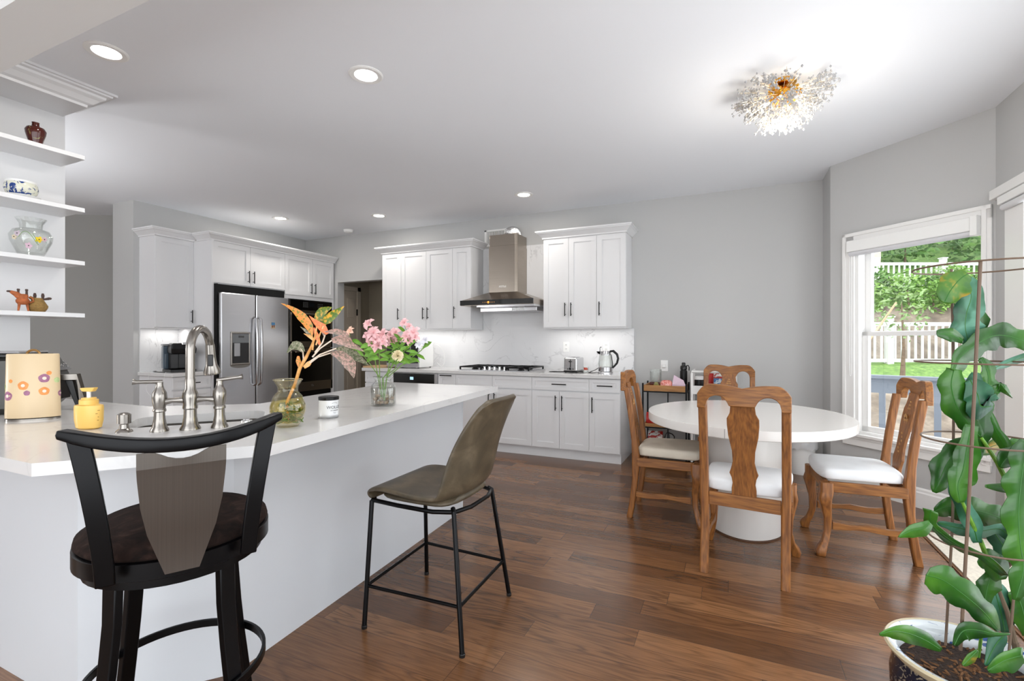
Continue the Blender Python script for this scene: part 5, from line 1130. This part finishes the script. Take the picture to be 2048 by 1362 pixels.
packet('red and white plastic bag on the lowest shelf of the cart', (-.74, 5.25, .104), .15, .21, M['packw'])
P_ = [Vector((-.60 + .05 * math.cos(a) + .01 * math.sin(3 * a), 5.24 + .01 * math.sin(2 * a), .24 + .07 * math.sin(a) )) for a in [k * .45 for k in range(46)]]
b = MB(); b.tube(P_ + [Vector((-.58, 5.22, .16)), Vector((-.56, 5.22, .11))], .005, 6); tag(b.build('coiled_cable', M['plastic'], smooth=True), 'coiled black cable hanging inside the lower part of the cart', 'cable')

t = thing('white_trolley', 'white metal trolley filled with pantry items behind the far dining chair', 'cart', (-.17, 5.31, 0))
for x in (-.20, .20):
    b = MB(); b.tube([(x, -.15, .05), (x, -.15, .93), (x * .96, -.14, .955), (x * .96, .14, .955), (x, .15, .93), (x, .15, .05)], .012, 10); b.build('side_frame', M['trim'], t, smooth=True)
b = MB(); b.tube([(-.20, -.15, .955), (.20, -.15, .955)], .012, 10); b.build('push_handle', M['trim'], t, smooth=True)
for z in (.73, .40, .10):
    b = MB(); b.box(-.19, .19, -.15, .15, z, z + .006)
    for q in ((-.19, .19, -.15, -.145), (-.19, .19, .145, .15), (-.19, -.185, -.145, .145), (.185, .19, -.145, .145)): b.box(q[0], q[1], q[2], q[3], z + .006, z + .085)
    b.build('tray', M['trim'], t, bevel=.002)
for x in (-.19, .19):
    for y in (-.14, .14): b = MB(); b.ball((x, y, .03), (.012, .03, .03)); b.build('caster', M['plastic'], t, smooth=True)
lathething('jar', 'black jar with a white lid in the top tray of the white trolley', 'jar', (-.305, 5.25, .737), [('body', 'plastic', [(.045, 0), (.047, .01), (.047, .13), (.04, .135)], True), ('lid', 'white', [(.043, .135), (.043, .165), (.03, .17), (0, .17)], True)])
lathething('red_canister', 'red lidded canister in the top tray of the white trolley', 'canister', (-.215, 5.34, .737), [('body', 'red', [(.04, 0), (.042, .01), (.042, .20), (.035, .235), (0, .24)], True)])
packet('silver and blue snack bag in the top tray of the trolley', (-.09, 5.26, .738), .16, .15, M['packb']); packet('red and white bag behind the silver one in the trolley', (-.10, 5.36, .738), .17, .20, M['packw'])
packet('dark snack bag in the middle tray of the trolley', (-.26, 5.25, .408), .15, .17, M['plastic']); packet('striped bag in the lowest tray of the trolley', (-.28, 5.25, .108), .14, .14, blueware('striped_packet', '2E3A56', 'B8433C', 18, .5))
t = thing('waste_basket', 'white ribbed waste basket with a plastic liner under the window corner', 'waste basket', (.60, 5.36, 0))
b = MB(); pr = []
for k in range(15): z = .30 * k / 14; pr.append((.098 + .028 * z / .30 + (.003 if k % 2 else 0), z))
b.lathe(pr + [(.130, .305), (.127, .31), (.122, .30), (.094, .01), (0, .01)], n=36); b.build('bin', M['white'], t, smooth=25)
b = MB(); rn = random.Random(3); b.loft([[( (r + rn.uniform(-.004, .006)) * math.cos(a), (r + rn.uniform(-.004, .006)) * math.sin(a), z + rn.uniform(-.012, .006)) for a in [k * math.pi / 18 for k in range(36)]] for r, z in ((.142, .25), (.140, .285), (.136, .318), (.118, .318), (.112, .25))], cap=False); b.build('liner', mat('liner', 'ECECEE', .3, trans=.3), t, smooth=60)
t = thing('door_mat', 'cream woven mat with a brown edge in front of the glass door', 'rug', (1.35, 3.0, 0))
b = MB(); b.box(-.215, .215, -.98, 1.02, .002, .012); b.build('pile', M['rug'], t); b = MB(); b.box(-.23, .23, -1.0, 1.035, 0, .006); b.build('border', M['rugedge'], t)

# ------------------------------------------------------------------ potted orchid cactus
PC = Vector((.60, 1.755, 0)); t = thing('planter', 'dark blue patterned ceramic planter with white rim, bottom right', 'plant pot', PC)
b = MB(); b.lathe([(.125, 0), (.14, .02), (.172, .18), (.176, .30), (.166, .355), (.170, .36)], n=56, cap=False); b.build('body', M['potdark'], t, smooth=40)
b = MB(); b.lathe([(.168, .355), (.184, .372), (.190, .382), (.186, .388), (.180, .386)], n=56, cap=False); b.build('rim_lip', M['potrim'], t, smooth=50)
b = MB(); b.lathe([(.181, .386), (.166, .382), (.157, .372), (.154, .33)], n=56, cap=False); b.build('inner_rim', M['potwhite'], t, smooth=50)
b = MB(); b.lathe([(.0, .352), (.08, .350), (.14, .342), (.158, .335)], n=40, cap=False); so_ = b.build('soil', M['soil'], t, smooth=60)
rn = random.Random(9); b = MB()
for k in range(140): a = rn.uniform(0, 6.28); r = rn.uniform(0, .15); c = Vector((r * math.cos(a), r * math.sin(a), .35)); d = Vector((rn.uniform(-1, 1), rn.uniform(-1, 1), .2)).normalized() * rn.uniform(.006, .014); b.tube([c - d, c + d], [.002, .004], 4)
b.build('bark_chips', mat('chip', '6B4A2E', .9, var=.4, scale=80), so_)['kind'] = 'stuff'
tr = thing('plant_cage', 'brown wire plant support cage standing in the dark planter', 'trellis', PC + Vector((0, 0, .34)))
RC = PC + Vector((.045, .04, 0))
def wire(pts, r=.0035, name='stake'): b = MB(); b.tube(pts, r, 8); b.build(name, M['stake'], tr, world=True, smooth=True)
wire([at(1961, 522, 1.27), at(1950, 760, 1.28), at(1938, 1000, 1.295), at(1921, 1300, 1.31)], .0042)
wire([at(1903, 538, 1.45), at(1908, 760, 1.44), at(1905, 1050, 1.42), at(1891, 1290, 1.41)], .0035)
wire([PC + Vector((.17, .10, 1.14)), PC + Vector((.10, .05, .34))], .0035)
for z, r in ((1.475, .155), (1.205, .150), (.985, .135), (.70, .12)): b = MB(); b.ring((RC.x, RC.y, z), r, .0026, 48, 6); b.build('hoop', M['stake'], tr, world=True, smooth=True)
pl = thing('orchid_cactus', 'tall orchid cactus with flat wavy green stems climbing the wire cage', 'plant', PC + Vector((0, 0, .35)))
KP = 1.36 / FPX
def blade(pts, ws, m='cactus', roll=0, wav=.25, name='leaf', fold=.18, ph=0):
    P_ = [at(*(p if len(p) == 3 else (p[0], p[1], 1.36))) for p in pts]; n = len(P_); PP = []; WW = []; N = 5
    for i in range((n - 1) * N + 1):
        u = i / N; k = min(int(u), n - 2); f = u - k; a, b_, c, d_ = P_[max(k - 1, 0)], P_[k], P_[k + 1], P_[min(k + 2, n - 1)]
        PP.append(.5 * ((2 * b_) + (c - a) * f + (2 * a - 5 * b_ + 4 * c - d_) * f * f + (3 * b_ - a - 3 * c + d_) * f ** 3)); w_ = (ws[k] * (1 - f) + ws[k + 1] * f) * KP * 1.22
        WW.append((w_ * (1 - wav * abs(math.sin(i * .47 + ph + pts[0][0])) ** 3), w_ * (1 - wav * abs(math.sin(i * .53 + 1.2 + ph + pts[0][1])) ** 3)))
    b = MB(); d = (PP[-1] - PP[0]).normalized(); sd = d.cross(-FW); sd = sd * math.cos(roll) + FW * math.sin(roll); b.leaf(PP, WW, sd, fold)
    mb = b.build(name, M[m], pl, world=True, smooth=70, recalc=False, solid=.0016)
    b = MB(); b.tube(PP, [.0018] * (len(PP) - 1) + [.0006], 5); b.build('midrib', M['midrib'], mb, world=True, smooth=True)
blade([(1935, 548), (1918, 560), (1900, 582), (1888, 606)], [6, 22, 26, 6], 'cactusy', .3)
blade([(1928, 556, 1.38), (1942, 590, 1.38), (1933, 625, 1.38), (1930, 655, 1.38), (1938, 690, 1.38)], [8, 23, 24, 28, 10], 'cactusd', .1)
blade([(1945, 600, 1.42), (1952, 640, 1.42), (1950, 680, 1.42)], [8, 18, 6], 'cactus', .5)
blade([(1926, 682), (1900, 670), (1873, 667)], [5, 13, 5], 'cactus', .2, .1)
blade([(1908, 742), (1920, 715), (1950, 690), (1985, 672), (2015, 672), (2050, 682), (2085, 680)], [14, 20, 22, 24, 20, 17, 5], 'cactus', .15)
blade([(1908, 738), (1902, 770), (1912, 810), (1935, 845), (1962, 875)], [12, 20, 22, 16, 4], 'cactus', .4)
blade([(1950, 745, 1.40), (1945, 780, 1.40), (1925, 765, 1.40)], [6, 16, 6], 'cactusd', .5)
blade([(1962, 715, 1.42), (1975, 745, 1.42), (1978, 775, 1.42), (1998, 785, 1.42), (2008, 768, 1.42)], [5, 16, 19, 20, 8], 'cactus', .1, .5)
blade([(1940, 760, 1.34), (1955, 790, 1.34), (1962, 812, 1.34), (1985, 812, 1.34)], [10, 24, 26, 4], 'cactusd', .2)
blade([(1960, 800, 1.38), (1952, 840, 1.38), (1948, 880, 1.38), (1938, 920, 1.38)], [18, 24, 22, 12], 'cactus', .2)
blade([(1942, 850, 1.33), (1932, 900, 1.33), (1925, 940, 1.33), (1915, 970, 1.33), (1920, 1005, 1.33)], [10, 20, 24, 20, 5], 'cactus', .1)
blade([(1935, 880, 1.42), (1905, 910, 1.42), (1885, 945, 1.42), (1868, 985, 1.42)], [10, 24, 27, 3], 'cactus', .2)
blade([(1915, 965), (1922, 1000), (1945, 1050), (1955, 1085)], [14, 14, 13, 6], 'cactusd', .5)
blade([(1868, 1022, 1.44), (1900, 1012, 1.44), (1940, 1018, 1.44), (1985, 1030, 1.44), (2018, 1044, 1.44)], [8, 24, 24, 22, 4], 'cactus', .15)
blade([(1797, 1074, 1.30), (1820, 1062, 1.30), (1845, 1056, 1.30), (1860, 1045, 1.30)], [1, 11, 13, 6], 'cactus', .1, .05)
blade([(1862, 1020, 1.30), (1862, 1045, 1.31), (1885, 1068, 1.32), (1925, 1095, 1.33), (1965, 1112, 1.34), (2010, 1150, 1.35)], [10, 9, 8, 12, 10, 6], 'cactus', .9)
blade([(1875, 1045, 1.40), (1915, 1055, 1.40), (1955, 1062, 1.40), (2000, 1058, 1.40), (2030, 1085, 1.40)], [4, 12, 16, 12, 6], 'cactusd', .4)
blade([(1985, 1060, 1.45), (2005, 1090, 1.45), (2020, 1120, 1.45)], [14, 22, 8], 'cactusd', .2)
blade([(1960, 1110, 1.38), (1985, 1125, 1.38), (2000, 1160, 1.38)], [14, 24, 10], 'cactus', .1)
blade([(2055, 880, 1.30), (2046, 930, 1.30), (2040, 975, 1.30), (2036, 1030, 1.30), (2040, 1090, 1.30), (2046, 1140, 1.30), (2030, 1200, 1.30)], [22, 34, 36, 32, 34, 30, 8], 'cactus', .05, .4)
blade([(2060, 900, 1.34), (2015, 915, 1.34), (2000, 935, 1.34)], [16, 20, 3], 'cactus', .1)
blade([(2048, 968, 1.36), (2010, 975, 1.36), (1970, 972, 1.36)], [7, 9, 2], 'cactus', .1, .05)
blade([(1975, 815, 1.40), (1988, 855, 1.40), (2008, 890, 1.40), (2026, 930, 1.40)], [2, 9, 10, 4], 'cactus', .6)
blade([(1958, 905, 1.45), (1985, 892, 1.45), (2010, 885, 1.45)], [8, 15, 6], 'cactusy', .2)
blade([(2020, 880, 1.5), (2045, 890, 1.5), (2060, 915, 1.5)], [5, 14, 5], 'cactus', .2)
blade([(1985, 738, 1.42), (2010, 727, 1.42), (2055, 712, 1.42)], [2, 8, 9], 'cactusd', .3, .1)
blade([(1852, 1150, 1.30), (1885, 1160, 1.30), (1925, 1188, 1.30), (1965, 1222, 1.31), (1998, 1262, 1.33)], [18, 27, 23, 19, 3], 'cactus', .1)
blade([(1990, 1130, 1.40), (1975, 1170, 1.40), (1968, 1210, 1.40)], [6, 20, 6], 'cactus', .2)
blade([(1955, 1330, 1.40), (1962, 1270, 1.40), (1968, 1215, 1.40)], [2, 3, 3], 'green', 0, 0)
blade([(1759, 1268, 1.22), (1785, 1262, 1.23), (1815, 1266, 1.25), (1850, 1280, 1.27), (1882, 1300, 1.29)], [2, 11, 15, 12, 3], 'cactus', .1, .1)
blade([(1908, 1290, 1.30), (1925, 1262, 1.30), (1955, 1260, 1.30), (1990, 1268, 1.30), (2020, 1268, 1.30)], [4, 18, 14, 4, 1], 'cactus', .1, .1)
blade([(1925, 1330, 1.25), (1940, 1315, 1.25), (1955, 1300, 1.25)], [3, 10, 2], 'cactusy', .1, .1)
blade([(1985, 1170, 1.44), (2000, 1220, 1.44), (2010, 1265, 1.44)], [14, 26, 6], 'cactusd', .2)
blade([(2030, 1180, 1.42), (2045, 1220, 1.42), (2055, 1270, 1.42)], [12, 24, 10], 'cactus', .2)
blade([(2010, 1268, 1.35), (1990, 1290, 1.35), (1970, 1330, 1.33)], [3, 16, 2], 'cactusd', .2)
blade([(1975, 1340, 1.22), (2010, 1320, 1.22), (2045, 1310, 1.22)], [4, 22, 14], 'cactus', .1)
for a, c in (((1925, 1005, 1.34), (1990, 1160, 1.40)), ((1990, 1160, 1.40), (2030, 1285, 1.38)), ((1990, 1160, 1.40), (2055, 1080, 1.38)), ((1962, 875, 1.36), (2020, 975, 1.40))):
    b = MB(); b.tube([at(*a), at((a[0] + c[0]) / 2 + 4, (a[1] + c[1]) / 2, (a[2] + c[2]) / 2), at(*c)], [.004, .006, .007], 8); b.build('stem', M['bark'] if a[1] > 1100 else M['green'], pl, world=True, smooth=True)
b = MB(); b.tube([at(2030, 1285, 1.38), at(2034, 1310, 1.38), PC + Vector((.08, .06, .345))], .009, 8); b.build('stem', M['bark'], pl, world=True, smooth=True)

# ------------------------------------------------------------------ garden outside
def vp(l, t_, z): p = FW * t_ + RT * l; return Vector((p.x, p.y, z))
prof = [(6.4, -.9), (8.5, -.55), (10.0, .05), (11.2, .55), (12.4, .80), (12.9, 1.25), (13.4, 2.0), (14.2, 2.5), (15.2, 2.95), (17, 3.6), (22, 6.2), (32, 12), (45, 18)]
def ground(tt):
    for (a, z0), (c, z1) in zip(prof, prof[1:]):
        if a <= tt <= c: return z0 + (z1 - z0) * (tt - a) / (c - a)
    return prof[-1][1]
def gmesh(t0, t1, name, m, l0=.5, l1=30, nl=60):
    b = MB(); rn = random.Random(int(t0 * 10)); ts = []; x = t0
    while x < t1: ts.append(x); x += .3 if x < 14 else 1.5
    ts.append(t1); rings = [[vp(l0 + (l1 - l0) * j / nl, tt, ground(tt) + (rn.uniform(-.06, .06) if 0 < i < len(ts) - 1 else 0)) for j in range(nl + 1)] for i, tt in enumerate(ts)]
    b.loft(rings, cap=False, closed=False); return b.build(name, m, smooth=60)
for a, c, n, m, kd in ((6.4, 10.9, 'garden_soil', 'dirt', None), (10.9, 12.4, 'lawn_strip', 'grass', None), (12.4, 13.8, 'earth_bank', 'dirt', None), (13.8, 45, 'hillside', 'grass', None)):
    o = gmesh(a, c, n, M[m]); o['kind'] = 'structure'
def leafcloud(name, label, c, rad, n, size, m, cat='shrub', group=None, seed=0, trunk=None):
    rn = random.Random(seed); root = thing(name, label, cat, c, 0, group); b = MB()
    for k in range(n):
        d = Vector((rn.gauss(0, 1), rn.gauss(0, 1), rn.gauss(0, 1))).normalized(); r = rn.uniform(.55, 1.0); p = Vector((d.x * rad[0] * r, d.y * rad[1] * r, rad[2] * (1 + d.z * r)))
        if trunk: p.z += trunk
        s_ = size * rn.uniform(.6, 1.3); u = Vector((rn.gauss(0, 1), rn.gauss(0, 1), rn.gauss(0, .6))).normalized(); v = u.cross(Vector((rn.gauss(0, 1), rn.gauss(0, 1), rn.gauss(0, 1)))).normalized()
        b.add([p - u * s_, p + v * s_ * .45, p + u * s_, p - v * s_ * .45], [(0, 1, 2, 3)])
    b.build('foliage', M[m], root, recalc=False); b = MB(); h = (trunk or 0) + rad[2]
    b.tube([(0, 0, -.1), (.03, 0, h * .5), (0, .03, h * 1.1)], [.03 + .02 * h, .03, .012], 6); b.build('trunk', M['bark'], root, smooth=True)
    return root
rn = random.Random(21); LL = {'fol1': 'bright green leafy shrub on the bank between the two fences', 'fol2': 'mid green leafy shrub on the bank between the two fences', 'fol3': 'pale green leafy shrub on the bank between the two fences'}
k = 0
for l0 in [5.6 + .75 * i for i in range(13)]:
    for tt, h in ((13.7, .75), (14.4, .6)):
        m = ('fol1', 'fol2', 'fol1', 'fol3')[k % 4]; l = l0 + rn.uniform(-.2, .2) + (.3 if tt > 14 else 0)
        leafcloud('shrub', LL[m], vp(l * 1.18, tt, ground(tt) - .25), (.55, .5, h * rn.uniform(.7, 1.05)), 420, .075, m, group={'fol1': 'bright shrubs on the bank', 'fol2': 'mid green shrubs on the bank', 'fol3': 'pale shrubs on the bank'}[m], seed=k); k += 1
for i in range(16):
    m = ('fol2', 'fol1', 'fol3')[i % 3]; tt = 17.5 + (i % 3) * 2.2; l = 8.5 + i * .95
    leafcloud('tree', {'fol1': 'bright green tree crown above the upper fence', 'fol2': 'mid green tree crown above the upper fence', 'fol3': 'pale green tree crown above the upper fence'}[m], vp(l, tt, ground(tt) - .3), (1.3, 1.2, 1.5), 900, .13, m, 'tree', 'trees above the upper fence', 100 + i, .3)
b = MB(); p = vp(12.6, 17.0, ground(17.0) - .2); b.tube([p, p + Vector((.1, 0, 2.5)), p + Vector((0, .1, 6))], [.28, .24, .2], 10); tag(b.build('tall_tree', mat('pale_bark', 'B8AEA2', .9, var=.2), smooth=True), 'thick pale tree trunk rising behind the upper fence', 'tree')
leafcloud('young_tree', 'slender young tree with sparse pale leaves in front of the lower fence', vp(8.55, 10.6, ground(10.6)), (.55, .5, .75), 260, .06, 'fol3', 'tree', None, 77, .9)
b = MB(); b.tube([vp(6.65, 10.2, ground(10.2) - .1), vp(8.5, 10.7, 2.1)], .022, 6); tag(b.build('tree_stake', M['stakewood']), 'thin wooden stake leaning beside the young tree', 'stake')
b = MB(); b.tube([vp(6.2, 9.0, .1), vp(6.75, 9.0, .55)], .014, 6); tag(b.build('tree_stake', M['stakewood']), 'short slanting garden stake behind the deck railing', 'stake')
# white picket fences
def fence(label, tt, z0, h, l0, l1, posts, sp, group):
    root = thing('picket_fence', label, 'fence', vp((l0 + l1) / 2, tt, z0)); rz = R_(YAW)
    def bx(mb, la, lb, ta, tb, za, zb): mb.add([vp(la, ta, za), vp(lb, ta, za), vp(lb, tb, za), vp(la, tb, za), vp(la, ta, zb), vp(lb, ta, zb), vp(lb, tb, zb), vp(la, tb, zb)], [(0, 3, 2, 1), (4, 5, 6, 7), (0, 1, 5, 4), (1, 2, 6, 5), (2, 3, 7, 6), (3, 0, 4, 7)])
    for za, zb in ((z0 + h - .09, z0 + h), (z0 + .08, z0 + .16)): b = MB(); bx(b, l0, l1, tt - .02, tt + .02, za, zb); b.build('rail', M['fence'], root, world=True)
    l = l0
    while l < l1: b = MB(); bx(b, l, l + .045, tt - .015, tt + .015, z0 + .1, z0 + h - .02); b.build('picket', M['fence'], root, world=True); l += sp
    for pl_ in posts: b = MB(); bx(b, pl_ - .07, pl_ + .07, tt - .07, tt + .07, z0 - .2, z0 + h + .12); bx(b, pl_ - .09, pl_ + .09, tt - .09, tt + .09, z0 + h + .12, z0 + h + .15); b.build('post', M['fence'], root, world=True)
fence('lower white vinyl picket fence at the foot of the bank', 11.8, .66, 1.05, 8.0, 14.5, (9.2, 11.65), .166, None)
fence('upper white vinyl picket fence on top of the bank', 15.2, 2.86, .86, 10.3, 18.0, (11.44, 13.55, 15.66), .168, None)
# grey deck railing
root = thing('deck_railing', 'grey painted wooden deck railing just outside the window', 'railing', (2.4, 6.8, 0)); q0 = Vector((1.2, 7.0, 0)); q1 = Vector((4.6, 5.9, 0)); dd = (q1 - q0).normalized(); nn = Vector((-dd.y, dd.x, 0)); LQ = (q1 - q0).length
def rb(mb, s0, s1, h, z0, z1): mb.add([q0 + dd * s + nn * n + Vector((0, 0, z)) for z in (z0, z1) for s, n in ((s0, -h), (s1, -h), (s1, h), (s0, h))], [(0, 3, 2, 1), (4, 5, 6, 7), (0, 1, 5, 4), (1, 2, 6, 5), (2, 3, 7, 6), (3, 0, 4, 7)])
b = MB(); rb(b, 0, LQ, .075, .83, .865); b.build('cap_rail', M['deck'], root, world=True); b = MB(); rb(b, 0, LQ, .022, .66, .83); b.build('top_rail', M['deck'], root, world=True)
s = .37
while s < LQ: b = MB(); rb(b, s, s + .06, .02, -.3, .68); b.build('baluster', M['deck'], root, world=True); s += .482
b = MB(); rb(b, 0, LQ, .022, -.25, -.12); b.build('bottom_rail', M['deck'], root, world=True)
b = MB(); b.prism([(1.0, 5.35), (1.85, 4.45), (4.9, 4.3), (4.9, 5.9), (1.1, 7.1)], -.32, -.22); tag(b.build('deck_floor', M['deck']), None, None, kind='structure')
